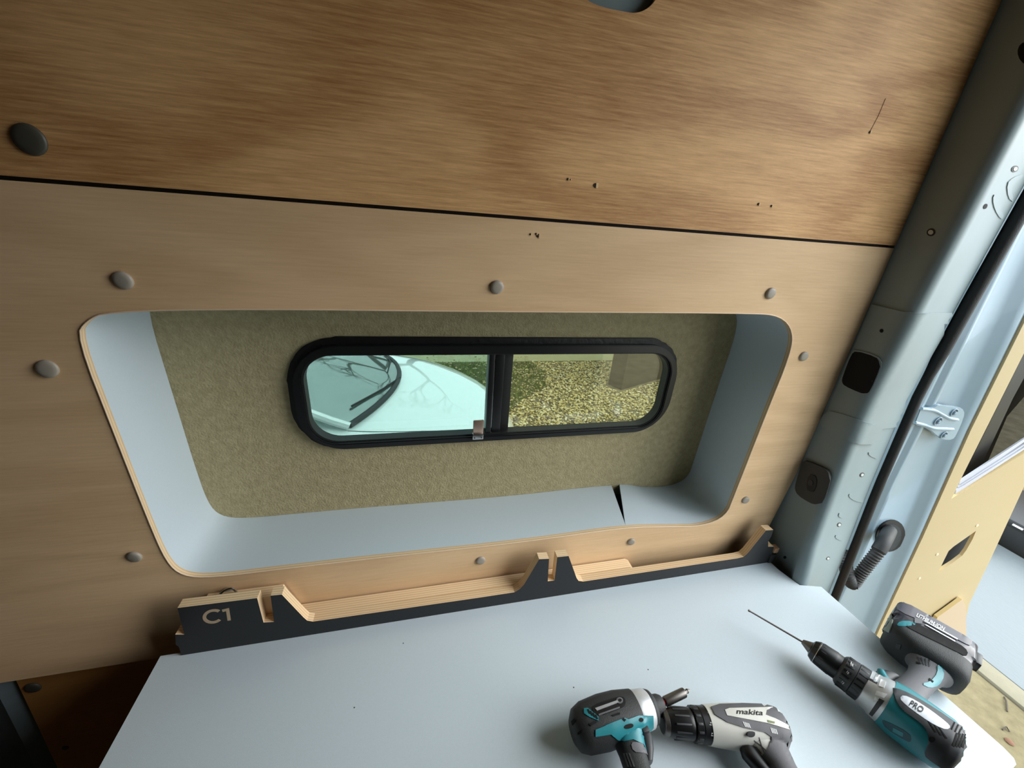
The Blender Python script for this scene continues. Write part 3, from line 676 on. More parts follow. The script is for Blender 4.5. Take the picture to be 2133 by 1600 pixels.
# --- big teal hammer drill lying on its side, battery over the worktop's corner
tl = at_z(1995, 1571, TZ+AZ); ns = at_z(1690, 1350, TZ+AZ)
T = tool_frame(tl, ns, 'hammer_drill', 'large teal and grey cordless hammer drill with long thin bit at the worktop corner')
Ln = (V((ns.x, ns.y, 0))-V((tl.x, tl.y, 0))).length
sg = -1
hs = obj('motor_housing', body_x([(0, 0, AZ, .014, .014, 2.2), (.001, 0, AZ, .028, .028, 2.3), (.006, 0, AZ, .036, .036, 2.6), (.018, 0, AZ, .040, .040, 2.8), (.05, 0, AZ, .041, .041, 2.8), (.075, 0, AZ, .041, .041, 2.7), (.093, 0, AZ, .0385, .039, 2.5)]), M_teal, T, 50, local=True)
gb = obj('gear_housing', body_x([(.091, 0, AZ, .037, .037, 2.3), (.092, 0, AZ, .0385, .0385, 2.3), (.106, 0, AZ, .0365, .0365, 2.2), (.108, 0, AZ, .0345, .0345, 2.2), (.124, 0, AZ, .0325, .0325, 2.1), (.126, 0, AZ, .029, .029, 2)]), M_alu, T, 50, local=True)
k = obj('clutch_ring', lathe([(.124, .029), (.1245, .0315), (.139, .0312), (.140, .030), (.141, .0312), (.158, .0292), (.161, .0265), (.163, .023)], 36, o=V((0, 0, AZ))), M_dgrey, T, 30, local=True)
ribs(T, k, .126, .138, .0300, 18, M_blk, 'grip_rib', w=.0018); ribs(T, k, .142, .157, .0290, 18, M_blk, 'grip_rib', w=.0025)
cx0 = .161
ck = obj('chuck', lathe([(cx0, .021), (cx0+.001, .0235), (cx0+.010, .0238), (cx0+.012, .0245), (Ln-.012, .0225), (Ln-.0105, .0212), (Ln-.009, .0222), (Ln-.001, .0170), (Ln+.001, .0125)], 32, o=V((0, 0, AZ))), M_blk, T, 30, local=True)
ribs(T, ck, cx0+.014, Ln-.014, .0215, 12, M_dgrey, 'grip_rib', w=.0012, hh=.0018)
obj('chuck_ring', lathe([(Ln-.0112, .0218), (Ln-.0104, .0227), (Ln-.0096, .0222)], 32, o=V((0, 0, AZ))), M_steel, ck, 30, local=True)
obj('chuck_jaw', lathe([(Ln-.001, .0125), (Ln+.001, .0120), (Ln+.016, .0045), (Ln+.0165, .001)], 12, o=V((0, 0, AZ))), M_steeld, ck, 20, local=True)
tip = at_z(1558, 1271, TZ+AZ+.006); Mi = WM[T.name].inverted(); tl_ = Mi @ tip
st = V((Ln+.012, 0, AZ))
bit = obj('drill_bit', tube([st, st.lerp(tl_, .15), st.lerp(tl_, .94), st.lerp(tl_, .985), tl_], [.0022, .0020, .0018, .0028, .001], 10), M_steeld, T, 50, local=True)
set_props(bit, 'long thin steel drill bit')
# handle: leaves the body, leans back a little to the foot
hd = obj('handle', body_y([(.012, .075, AZ, .030, .021), (.034, .074, AZ, .027, .021), (.055, .070, AZ, .023, .0195), (.085, .064, AZ, .0205, .018), (.115, .058, AZ, .021, .018), (.140, .054, AZ, .026, .021), (.155, .054, AZ, .040, .026)], sg), M_grey, T, 60, local=True)
hd['label'] = 'grey rubberised handle'
tr = obj('trigger', body_y([(.034, .104, AZ, .008, .011), (.040, .107, AZ, .012, .012), (.052, .104, AZ, .013, .012), (.064, .099, AZ, .011, .012), (.072, .093, AZ, .009, .010)], sg), M_dgrey, T, 60, local=True)
obj('trigger_guard', tube([(.098, sg*.032, AZ+.01), (.108, sg*.042, AZ+.01), (.112, sg*.052, AZ+.01)], [.009, .008, .006], 10), M_teal, T, 60, local=True)
ft = obj('battery_foot', body_y([(.148, .054, AZ, .034, .024, 3), (.156, .056, AZ, .050, .033, 3.5), (.165, .062, AZ, .058, .037, 4), (.178, .066, AZ, .061, .0385, 5), (.196, .066, AZ, .061, .0385, 5), (.198, .066, AZ, .058, .036, 5)], sg), M_rubber2, T, 50, local=True)
ft['label'] = 'charcoal rubber battery foot'
bt = obj('battery_pack', body_y([(.194, .066, AZ, .058, .035, 5), (.196, .066, AZ, .060, .0375, 6), (.214, .066, AZ, .060, .0375, 6), (.216, .066, AZ, .063, .0375, 7), (.262, .066, AZ, .062, .0375, 7), (.268, .066, AZ, .058, .034, 6), (.2695, .066, AZ, .050, .028, 5)], sg), M_gloss, T, 50, local=True)
bt['label'] = 'glossy black slide-on battery'
obj('battery_latch', nbox((-.004, sg*.236-.014, AZ+.005), (.010, sg*.236+.02, AZ+.028), .004), M_blk, bt, local=True)
# details seen on the body
bb = bvh_of([hs, gb, k]); cD = lambda pts: [(1533+x/3.555, 1200+y/3.555) for x, y in pts]
bf = bvh_of([ft, hd, hs, bt, gb])
def pt(name, pts, m, par=T, off=.001, step=5, bv=None, sm=0, lab=None, deep=.002):
    o = obj(name, patch(cD(pts), bv or bb, off, deep, step, sm), m, par, 60)
    if lab: o['label'] = lab
    return o
pt('rear_grip_cover', [(1155, 830), (1230, 850), (1330, 900), (1480, 990), (1600, 1075), (1690, 1130), (1715, 1165), (1700, 1260), (1670, 1370), (1640, 1440), (1560, 1440), (1450, 1370), (1390, 1320), (1420, 1250), (1425, 1190), (1400, 1120), (1330, 1060), (1240, 1000), (1190, 940)], M_dgrey, off=.0022, sm=1, lab='charcoal rubber cover over the motor end')
b2 = bvh_of([o for o in bpy.data.objects if o.name.startswith('rear_grip_cover')]+[hs])
pt('maker_label', [(1210, 905), (1240, 880), (1330, 920), (1450, 1000), (1560, 1085), (1590, 1120), (1560, 1140), (1480, 1110), (1370, 1040), (1250, 950)], M_label, off=.0006, bv=b2, sm=1, lab='worn silver label')
b3 = bvh_of([o for o in bpy.data.objects if o.name.startswith('maker_label')]+[hs])
def along(p, q, size, flip=1):
    """text baseline from p to q in picture terms, up to the left of travel"""
    d = V(q)-V(p); L_ = d.length; d.normalize(); nrm = V((d.y, -d.x))
    def f(x, y): r_ = V(p)+d*(x)+nrm*y*flip; return (r_.x, r_.y)
    return f
obj('label_lettering', text_bm('PRO', 17, along(cD([(1275, 955)])[0], cD([(1565, 1130)])[0], 1), b3, .0012, bold=.3), M_ink, T, 0)
for i in range(3):
    x, y = 1420+i*38, 1075+i*22
    pt('vent_slot', [(x, y), (x+14, y+6), (x+70, y+85), (x+56, y+85)], M_hole, off=.0006, bv=b2)
for i in range(4):
    x, y = 1610+i*22, 1180+i*3
    pt('vent_slot', [(x+20, y-20), (x+32, y-14), (x+2+4, y+88), (x-14+4, y+74)], M_hole, off=.0006, bv=b2)
for i in range(3):
    x, y = 1590+i*26, 1080+i*18
    pt('vent_slot', [(x+24, y), (x+34, y+6), (x+10, y+60), (x, y+52)], M_hole, off=.0006, bv=b2)
obj('brush_cap', patch(ell(*cD([(1452, 1210)])[0], 6.5, 6, 0), b2, .0008, .002, 4), M_hole, T)
pt('side_badge', [(1078, 1072), (1100, 1066), (1290, 1165), (1300, 1225), (1270, 1228), (1110, 1130)], mat('dark_teal', (18, 74, 84), .4), off=.0006, sm=1)
pt('side_badge', [(1165, 1120), (1240, 1160), (1235, 1190), (1160, 1150)], M_teal, off=.0010)
pt('gear_window', [(1070, 765), (1110, 780), (1095, 830), (1055, 815)], M_wht, off=.0012)
pt('gear_window', [(1040, 850), (1120, 875), (1095, 905), (1030, 880)], M_wht, off=.0012)
pt('gear_slider', [(1015, 780), (1035, 787), (1075, 700), (1055, 695)], M_steel, off=.0012)
pt('gear_groove', [(960, 740), (1050, 790), (1045, 800), (952, 750)], M_dgrey, off=.0008)
pt('gear_groove', [(1062, 905), (1100, 925), (1010, 1040), (985, 1020)], M_dgrey, off=.0008)
pt('gear_arrow', [(1035, 895), (1055, 925), (1020, 930)], M_wht, off=.0012)
bk = bvh_of([k])
for (x, y, tx) in [(845, 665, '5'), (815, 710, '10'), (782, 778, '13'), (758, 832, '15'), (795, 900, '16')]:
    c = cD([(x, y)])[0]; o = obj('torque_number', text_bm(tx, 8, lambda a, b, c=c: (c[0]+a*.5+b*.6, c[1]+a*.75-b*.55), bk, .0030), M_wht, k, 0)
for (x, y) in [(820, 880), (835, 900), (812, 905), (850, 640), (862, 655)]: pt('torque_tick', [(x, y), (x+6, y+3), (x+2, y+22), (x-4, y+19)], M_wht, k, .0025, bv=bk)
pt('teal_flash', [(1185, 370), (1215, 335), (1300, 335), (1340, 365), (1250, 375)], M_teal, off=.0012, bv=bf, sm=1)
pt('foot_logo', [(1190, 500), (1225, 508), (1215, 545), (1182, 535)], M_dgrey, off=.0012, bv=bf)
pt('teal_flash', [(1490, 650), (1530, 680), (1540, 740), (1500, 810), (1430, 830), (1370, 800), (1440, 780), (1490, 720)], M_teal, off=.0012, bv=bf, sm=1)
pt('screw_hole', [(1430, 757), (1460, 780), (1450, 792), (1425, 772)], M_hole, off=.0014, bv=bf)
pt('screw_hole', [(1335, 635), (1362, 645), (1355, 655), (1335, 648)], M_hole, off=.0014, bv=bf)
for i in range(4): pt('grip_ridge', [(1340+i*28, 600+i*6), (1350+i*28, 598+i*6), (1378+i*20, 650+i*6), (1368+i*20, 655+i*6)], M_dgrey, off=.0010, bv=bf)
pt('battery_gap', [(1250, 365), (1300, 345), (1330, 350), (1650, 500), (1720, 560), (1700, 600), (1630, 560), (1300, 400)], M_hole, bt, .0012, bv=bf, sm=1)
pt('release_button', [(1128, 255), (1165, 330), (1140, 425), (1085, 395), (1085, 330)], mat('khaki_button', (128, 134, 122), .5), bt, .002, bv=bf, lab='khaki release button')
for a_ in ([(1385, 336), (1395, 334), (1640, 468), (1636, 476)], [(1395, 366), (1405, 364), (1622, 484), (1617, 491)]):
    pt('metal_slide', a_, M_alu, bt, .0022, bv=bf)
pt('grey_tab', [(1318, 318), (1375, 322), (1375, 360), (1318, 352)], M_grey, bt, .003, bv=bf)
pt('upper_bevel', [(1190, 215), (1260, 190), (1420, 262), (1720, 420), (1750, 470), (1740, 520), (1690, 500), (1400, 345), (1200, 262)], mat('battery_grey', (92, 90, 98), .3), bt, .0012, bv=bf, sm=1)
b8 = bvh_of([ft, bt, bpy.data.objects['upper_bevel']])
obj('battery_lettering', text_bm('LITHIUM-ION', 11, along(cD([(1330, 300)])[0], cD([(1650, 467)])[0], 1), b8, .0012, bold=.2), M_wht, bt, 0)
# --- teal impact driver
tl = at_z(1192, 1524, TZ+AZ); ns = at_z(1372, 1468, TZ+AZ)
I = tool_frame(tl, ns, 'impact_driver', 'teal and black cordless impact driver, leftmost tool on the worktop')
Li = (V((ns.x, ns.y, 0))-V((tl.x, tl.y, 0))).length; k_ = Li/.15
hb = obj('motor_housing', body_x([(0, 0, AZ, .010, .010, 2.2), (.0015, 0, AZ, .018, .018, 2.2), (.008, 0, AZ, .0275, .027, 2.3), (.022, 0, AZ, .033, .032, 2.4), (.055, 0, AZ, .0355, .0350, 2.5), (.085, 0, AZ, .0345, .0355, 2.5), (.105*k_, 0, AZ, .031, .033, 2.3)]), M_rubber2, I, 50, local=True)
hb['label'] = 'black rubber covered motor housing'
nz = obj('hammer_case', lathe([(.100*k_, .030), (.102*k_, .031), (.128*k_, .0285), (.130*k_, .0265), (.131*k_, .02)], 32, o=V((0, 0, AZ))), M_alu, I, 40, local=True)
obj('nose_bumper', lathe([(.129*k_, .0262), (.131*k_, .0268), (.136*k_, .0248), (.140*k_, .019), (.141*k_, .0165), (.150*k_, .0155), (.155*k_, .013), (.156*k_, .006)], 32, o=V((0, 0, AZ))), M_rubber2, I, 40, local=True)
ht = Mi2 = WM[I.name].inverted(); bt_ = ht @ at_z(1437, 1437, TZ+AZ+.004); s0 = V((.150*k_, 0, AZ))
dv = (bt_-s0).normalized(); Lb = (bt_-s0).length
bh_ = obj('bit_holder', lathe([(.0, .0035), (.012, .0035), (.0125, .007), (.014, .0078), (Lb-.016, .0078), (Lb-.013, .0075), (Lb-.0128, .004)], 20, o=s0, ax=dv), M_steeld, I, 40, local=True); bh_['label'] = 'dark steel magnetic bit holder'
obj('red_collar', lathe([(.004, .0042), (.012, .0048), (.0125, .003)], 14, o=s0, ax=dv), M_red, bh_, 40, local=True)
obj('screwdriver_bit', lathe([(Lb-.013, .0032), (Lb-.007, .0032), (Lb-.006, .004), (Lb, .0006)], 6, o=s0, ax=dv), M_steeld, bh_, 20, local=True)
hI = obj('handle', body_y([(.010, .088, AZ, .030, .022), (.030, .086, AZ, .026, .021), (.045, .082, AZ, .0215, .0195), (.075, .077, AZ, .0195, .018), (.11, .072, AZ, .020, .018), (.135, .070, AZ, .026, .022)], -1), M_rubber2, I, 60, local=True); hI['label'] = 'black ribbed rubber handle'
obj('trigger', body_y([(.028, .112, AZ, .009, .011), (.038, .113, AZ, .011, .012), (.054, .106, AZ, .010, .012), (.066, .099, AZ, .007, .010)], -1), M_dgrey, I, 60, local=True)
obj('direction_switch', nbox((.106, -.036, AZ+.010), (.118, -.028, AZ+.018), .002), M_dgrey, I, local=True)
obj('battery_foot', body_y([(.128, .072, AZ, .030, .022, 3), (.136, .074, AZ, .050, .033, 4), (.150, .076, AZ, .055, .036, 4), (.152, .076, AZ, .055, .036, 4)], -1), M_rubber2, I, 50, local=True)
obj('battery_pack', body_y([(.151, .076, AZ, .056, .0365, 6), (.205, .076, AZ, .056, .0365, 6), (.210, .076, AZ, .050, .032, 5)], -1), M_blk, I, 50, local=True)
bi = bvh_of([hb, hI, nz]); cI = lambda pts: [(1133+x/3.878, 1350+y/3.878) for x, y in pts]
def pi_(name, pts, m, par, off=.001, bv=None, sm=0, lab=None, step=5):
    o = obj(name, patch(cI(pts), bv or bi, off, .002, step, sm), m, par, 60)
    if lab: o['label'] = lab
    return o
tp_ = pi_('teal_side_shell', [(415, 660), (560, 600), (650, 565), (680, 575), (760, 545), (880, 545), (882, 640), (860, 665), (800, 665), (785, 700), (860, 760), (885, 800), (875, 830), (800, 780), (720, 740), (650, 755), (590, 735), (540, 695), (415, 715)], M_teal, I, .0018, lab='teal plastic side shell', sm=0)
pi_('teal_flash', [(325, 490), (355, 488), (440, 555), (440, 590), (370, 560), (325, 530)], M_teal, I, .0014, sm=0)
for i in range(4): pi_('vent_slot', [(350+i*20, 500+i*14), (362+i*20, 500+i*14), (378+i*20, 535+i*14), (366+i*20, 537+i*14)], M_hole, I, .0022)
pi_('logo_recess', [(390, 465), (600, 395), (655, 400), (660, 465), (620, 490), (440, 555), (395, 515)], M_blk, I, .0012, sm=1)
pi_('model_plate', [(412, 492), (600, 425), (615, 440), (428, 512)], M_label, I, .0024, lab='narrow silver plate')
pi_('plate_line', [(440, 538), (610, 478), (612, 490), (444, 550)], M_grey, I, .0024)
obj('round_emblem', patch(ell(*cI([(610, 430)])[0], 7, 6.5, 0), bi, .0022, .002, 4), M_grey, I)
obj('emblem_centre', patch(ell(*cI([(612, 430)])[0], 3.5, 3.2, 0), bi, .003, .002, 4), M_blk, I)
for a in ([(360, 615), (420, 590), (425, 605), (380, 632)], [(545, 545), (610, 522), (615, 535), (560, 552)], [(225, 590), (250, 570), (262, 585), (232, 625)], [(275, 680), (310, 660), (300, 690), (275, 700)]):
    pi_('dark_slot', a, M_hole, I, .0014)
bt2 = bvh_of([tp_, hb, hI])
pi_('shell_slot', [(650, 625), (700, 608), (722, 615), (720, 640), (670, 655), (648, 648)], M_hole, I, .0006, bt2, 1)
pi_('shell_slot', [(630, 575), (648, 560), (665, 580), (650, 595)], M_hole, I, .0006, bt2)
obj('shell_screw', patch(ell(*cI([(785, 580)])[0], 4.5, 4.5, 0), bt2, .0006, .002, 4), M_hole, I)
pi_('grip_pad', [(700, 765), (760, 760), (880, 810), (880, 860), (800, 850), (720, 840)], M_grey, I, .0014, sm=1)
for i in range(3): pi_('grip_ridge', [(640+i*22, 850), (650+i*22, 850), (690+i*24, 960), (678+i*24, 962)], M_grey, I, .0012)

# --- white and grey drill driver
tl = at_z(1634, 1520, TZ+.034); ns = at_z(1378, 1504, TZ+.034)
D = tool_frame(tl, ns, 'drill_driver', 'small white and grey cordless drill driver between the two teal tools')
Lw = (V((ns.x, ns.y, 0))-V((tl.x, tl.y, 0))).length; AW = .034
kx = Lw/.205
wb = obj('motor_housing', body_x([(0, 0, AW, .008, .008, 2.2), (.0015, -.001, AW, .018, .020, 2.4), (.008, -.001, AW, .025, .027, 2.6), (.022, 0, AW, .029, .0295, 2.7), (.055, 0, AW, .0305, .031, 2.6), (.090, 0, AW, .0295, .031, 2.5), (.118*kx, 0, AW, .0275, .0285, 2.3), (.132*kx, 0, AW, .0265, .027, 2.1)]), M_white, D, 50, local=True); wb['label'] = 'off-white plastic motor housing'
kc = obj('clutch_ring', lathe([(.130*kx, .023), (.131*kx, .0258), (.143*kx, .0255), (.144*kx, .0245), (.145*kx, .0253), (.155*kx, .0245), (.156*kx, .021)], 32, o=V((0, 0, AW))), M_blk, D, 30, local=True)
ribs(D, kc, .146*kx, .154*kx, .0240, 14, M_dgrey, 'grip_rib', cz=AW, w=.0018)
cw = obj('chuck', lathe([(.156*kx, .0215), (.158*kx, .0225), (.164*kx, .0225), (.190*kx, .0205), (.192*kx, .0195), (.203*kx, .0175), (.205*kx, .0155), (.2055*kx, .008)], 32, o=V((0, 0, AW))), M_blk, D, 30, local=True)
ribs(D, cw, .163*kx, .188*kx, .0203, 12, M_dgrey, 'grip_rib', cz=AW, w=.0013, hh=.0022)
obj('chuck_nose', lathe([(.196*kx, .0180), (.197*kx, .0188), (.2035*kx, .0176), (.2045*kx, .016)], 28, o=V((0, 0, AW))), M_steeld, cw, 30, local=True)
hw = obj('handle', body_y([(.008, .052, AW, .040, .022), (.024, .048, AW, .034, .021), (.036, .042, AW, .026, .020), (.052, .038, AW, .0205, .018), (.085, .034, AW, .0195, .017), (.115, .032, AW, .020, .017), (.13, .034, AW, .028, .022)], 1), M_white, D, 60, local=True)
obj('battery_foot', body_y([(.125, .034, AW, .030, .022, 3), (.135, .036, AW, .046, .030, 4), (.165, .036, AW, .046, .030, 4), (.168, .036, AW, .042, .027, 4)], 1), M_grey, D, 50, local=True)
obj('trigger', body_y([(.030, .080, AW, .012, .011), (.040, .079, AW, .014, .012), (.054, .072, AW, .012, .012), (.068, .062, AW, .010, .011)], 1), M_blk, D, 60, local=True)
bw = bvh_of([wb, hw, kc])
def pw(name, pts, m, par=D, off=.001, bv=None, sm=0, lab=None, step=5):
    o = obj(name, patch(cI(pts), bv or bw, off, .002, step, sm), m, par, 60)
    if lab: o['label'] = lab
    return o
ov = pw('grey_overmould', [(1350, 480), (1420, 458), (1600, 452), (1780, 458), (1850, 478), (1900, 500), (2000, 560), (2060, 680), (2060, 860), (2100, 1000), (1680, 1000), (1740, 900), (1815, 800), (1835, 715), (1780, 680), (1600, 640), (1480, 600), (1380, 540)], M_grey, off=.0016, lab='grey rubber overmould sweeping round the motor end')
b5 = bvh_of([ov, wb, hw])
wf = pw('white_flash', [(1462, 500), (1500, 487), (1780, 480), (1850, 478), (1800, 500), (1790, 540), (1870, 570), (1975, 625), (1985, 660), (1820, 610), (1640, 575), (1480, 545)], M_white, off=.0008, bv=b5)
b6 = bvh_of([wf, ov, wb])
obj('maker_lettering', text_bm('makita', 21, lambda a, b: (1533+a*1.0+b*.12, 1487+a*.06-b*.72), b6, .0005, bold=.35), M_ink, D, 0)
for i in range(4): pw('vent_slot', [(1605+i*14, 595+i*4), (1613+i*14, 597+i*4), (1632+i*13, 638+i*3), (1624+i*13, 636+i*3)], M_wht, off=.0006, bv=b6)
for i in range(4): pw('vent_slot', [(1828+i*13, 642+i*4), (1835+i*13, 644+i*4), (1850+i*13, 688+i*3), (1842+i*13, 686+i*3)], M_wht, off=.0006, bv=b6)
pw('direction_switch', [(1630, 690), (1650, 672), (1690, 672), (1698, 690), (1680, 712), (1640, 712)], M_dgrey, off=.004, sm=1)
pw('model_mark', [(1805, 582), (1865, 597), (1862, 610), (1810, 600)], mat('olive_ink', (120, 130, 80), .5), off=.0006, bv=b6)
bkc = bvh_of([kc])
for x, y, tx in [(1318, 528, '15'), (1335, 612, '14'), (1348, 698, '12')]:
    c = cI([(x, y)])[0]
    obj('torque_number', text_bm(tx, 9, lambda a, b, c=c: (c[0]+a*.25+b*.8, c[1]-a*.9+b*.1+4), bkc, .0006, bold=.2), M_wht, kc, 0)
for pts in ([(1700, 745), (1760, 790), (1800, 830), (1795, 834), (1755, 798), (1698, 752)], [(1740, 720), (1765, 800), (1790, 860), (1784, 862), (1758, 805), (1735, 722)], [(1650, 780), (1720, 800), (1760, 850), (1755, 854), (1715, 806), (1650, 786)]):
    pw('scuff_mark', pts, M_grey, off=.0005)

# ---------------------------------------------------------------- outside
struct('ground', nbox((-14, -10, -.05), (16, 22, 0)), M_ground)
pv = obj('pale_path', nbox((-4, 5.86, 0), (5.3, 8.2, .02)), mat('pale_paving', (166, 164, 126), .9, noise=.05, nscale=6)); set_props(pv, 'pale paved path crossing behind the lawn and gravel', 'path')
# grass patch
gp_ = [(p.x, p.y) for p in [at_z(x, y, .01) for x, y in [(560, 742), (1095, 745), (1135, 775), (1138, 805), (1105, 822), (1068, 850), (1040, 880), (560, 900)]]]
bm = prism([(x, y, .001) for x, y in gp_], (0, 0, .012))
set_props(struct('lawn_soil', bm, mat('dark_soil', (104, 100, 70), .95, noise=.3, nscale=18)), kind='structure')
gm = [mat('grass_green', (122, 134, 74), .8, noise=.3, nscale=9), mat('dry_leaf', (166, 150, 112), .8)]
bm = bmesh.new(); gx = [p[0] for p in gp_]; gy = [p[1] for p in gp_]; R_ = random.Random(5); cnt = 0
while cnt < 22000:
    x, y = R_.uniform(max(min(gx), -1.2), max(gx)), R_.uniform(max(min(gy), 3.0), max(gy))
    cnt += 1
    if not inside((x, y), gp_) or y > 5.82: continue
    if x > 1.0 and R_.random() < .35: continue
    a = R_.uniform(0, 2*pi); hgt = R_.uniform(.03, .075); w = .005; dx, dy = math.cos(a)*w, math.sin(a)*w; lx, ly = R_.uniform(-.03, .03), R_.uniform(-.03, .03)
    v = [bm.verts.new(q) for q in ((x-dx, y-dy, .01), (x+dx, y+dy, .01), (x+lx, y+ly, hgt))]
    bm.faces.new(v)
me_ = bpy.data.meshes.new('grass'); 
gl = obj('grass', bm, gm[0], None, 0); set_props(gl, 'short green grass behind the white car', 'grass', kind='stuff')
bm = bmesh.new(); 
for _ in range(900):
    x, y = R_.uniform(-1.2, max(gx)), R_.uniform(3.0, max(gy))
    if not inside((x, y), gp_): continue
    a = R_.uniform(0, 2*pi); w = R_.uniform(.015, .03); z = .055
    v = [bm.verts.new((x+w*math.cos(a+t), y+w*math.sin(a+t)*.6, z+R_.uniform(-.01, .02))) for t in (0, 1.6, 3.1, 4.7)]; bm.faces.new(v)
set_props(obj('fallen_leaves', bm, gm[1], None, 0), 'dry fallen leaves scattered over the grass', 'leaves', kind='stuff')
# pea shingle
ico = bmesh.new(); bmesh.ops.create_icosphere(ico, subdivisions=1, radius=1); iv = [v.co.copy() for v in ico.verts]; ifs = [[v.index for v in f.verts] for f in ico.faces]; ico.free()
cols = [(214, 200, 146), (190, 172, 118), (160, 148, 112), (228, 220, 184), (120, 108, 86)]
vs, fs, mi = [], [], []
for _ in range(27000):
    x, y = R_.uniform(.45, 4.6), R_.uniform(2.0, 6.2)
    if y > 5.84: continue
    if inside((x, y), gp_) and (x < 1.0 or R_.random() < .5): continue
    lx_ = (x-2.80)*math.cos(.4077)+(y-4.60)*math.sin(.4077); ly_ = -(x-2.80)*math.sin(.4077)+(y-4.60)*math.cos(.4077)
    if lx_ > -.03 and -.03 < ly_ < .28: continue
    s_ = R_.uniform(.009, .019); n0 = len(vs); rot = Matrix.Rotation(R_.uniform(0, 6.28), 3, 'Z'); sc = (s_*R_.uniform(.8, 1.4), s_*R_.uniform(.7, 1), s_*R_.uniform(.5, .8)); zc = R_.uniform(0, .022)
    c_ = R_.choices(range(5), (5, 4, 2, 3, 1.2))[0]
    for v in iv: q = rot @ V((v.x*sc[0], v.y*sc[1], v.z*sc[2])); vs.append((x+q.x, y+q.y, zc+q.z))
    for f in ifs: fs.append([n0+i for i in f]); mi.append(c_)
me = bpy.data.meshes.new('gravel'); me.from_pydata(vs, [], fs); me.polygons.foreach_set('material_index', mi)
for i, c_ in enumerate(cols): me.materials.append(mat('shingle_%d' % i, c_, .8))
go = bpy.data.objects.new('gravel', me); C.objects.link(go); set_props(go, 'golden pea shingle covering the drive outside the window', 'gravel', kind='stuff')
# rendered wall corner
a = math.atan2(.38, .88); R3 = Matrix.Translation((2.86, 4.66, 0)) @ Matrix.Rotation(a, 4, 'Z')
set_props(obj('garden_wall', nbox((0, 0, 0), (2.5, .25, 2.6), .01, R3), M_brick), 'plain brown rendered wall end seen at the right of the window', 'wall')
# bare tree (mirrored in the windscreen)
tree = thing('bare_tree', 'bare branching tree mirrored in the car windscreen', 'tree', (.4, 10.5, 0))
def branch(p, d, L_, r, dep, bm):
    q = p+d*L_; tube([p, p.lerp(q, .5)+V((R_.uniform(-.05, .05)*L_, 0, R_.uniform(-.05, .05)*L_)), q], [r, r*.85, r*.65], 6, bm)
    if dep == 0: return
    for _ in range(3):
        nd = (d+V((R_.uniform(-.8, .8), R_.uniform(-.8, .8), R_.uniform(-.2, .6)))).normalized(); branch(q, nd, L_*R_.uniform(.6, .8), r*.6, dep-1, bm)
bm = bmesh.new(); branch(V((.4, 10.5, 0)), V((0, 0, 1)), 2.0, .16, 0, bm); obj('trunk', bm, M_bark, tree)
bm = bmesh.new()
for _ in range(4): branch(V((.4, 10.5, 1.9)), V((R_.uniform(-.8, .8), R_.uniform(-.8, .8), .9)).normalized(), 1.9, .10, 4, bm)
obj('branches', bm, M_bark, tree)

# white car, nose to +x
CYc = 2.98
car = thing('car', 'white hatchback car parked outside the left window pane', 'car', (-1.3, CYc, 0))
# profile along x: (x, half width, z of shoulder, z of centreline crown)
cs = [(.80, .30, .42, .52), (.76, .48, .50, .62), (.66, .64, .58, .715), (.52, .74, .66, .79), (.36, .79, .73, .85), (.18, .82, .79, .90), (0, .84, .835, .94), (-.2, .85, .87, .975), (-.42, .85, .90, 1.0), (-.7, .85, .915, 1.01), (-1.4, .85, .93, 1.01), (-2.6, .84, .94, 1.01), (-3.05, .80, .90, .98), (-3.2, .70, .7, .75)]
rings = []
for x, w, zs_, zc in cs:
    r_ = [(x, CYc-w*.96, .22), (x, CYc-w, .45 if zs_ > .5 else zs_-.12), (x, CYc-w*.995, zs_-.06), (x, CYc-w*.97, zs_-.015), (x, CYc-w*.92, zs_+.012)]
    for f in (.80, .6, .4, .2, 0, -.2, -.4, -.6, -.8): r_.append((x, CYc-w*f, zs_+.012+(zc-zs_-.012)*(1-abs(f/.92)**2.2)))
    r_ += [(x, CYc+w*.92, zs_+.012), (x, CYc+w*.97, zs_-.015), (x, CYc+w*.995, zs_-.06), (x, CYc+w, .45 if zs_ > .5 else zs_-.12), (x, CYc+w*.96, .22)]
    rings.append(r_)
cb = obj('car_body', loft(rings), M_carw, car, 60)
# cabin: windscreen as curved glass, roof and pillars white
def wsx(f): return -.155-.27*abs(f)**2.0      # base line curve, f -1..1 across
rows = []
for j in range(9):
    t = j/8; row = []
    for i in range(17):
        f = -1+i/8; x = wsx(f)-t*(.78-.10*f*f); w = .71-.02*t
        z = .990+.40*t**1.1-.035*f*f; row.append((x, CYc-f*w, z))
    rows.append(row)
bm = loft(rows, closed=False, caps=False)
bmesh.ops.solidify(bm, geom=list(bm.faces), thickness=.006)
obj('windscreen', bm, M_carg, car, 60)['label'] = 'sloping windscreen mirroring the sky'
# black scuttle and wipers at its base
sc_ = [V((wsx(f)+.004, CYc-f*.72, .985-.035*f*f)) for f in [-1+i/10 for i in range(21)]]
obj('scuttle_panel', tube(sc_, .020, 8), M_rubber2, car)
for f0, f1, up_ in ((.1, .85, .07), (-.75, .05, .08)):
    obj('wiper', tube([(wsx(f0)+.02, CYc-f0*.7, .995), (wsx((f0+f1)/2)-.04, CYc-(f0+f1)/2*.7, 1.012), (wsx(f1)-up_, CYc-f1*.7, 1.02)], .007, 6), M_rubber, car)
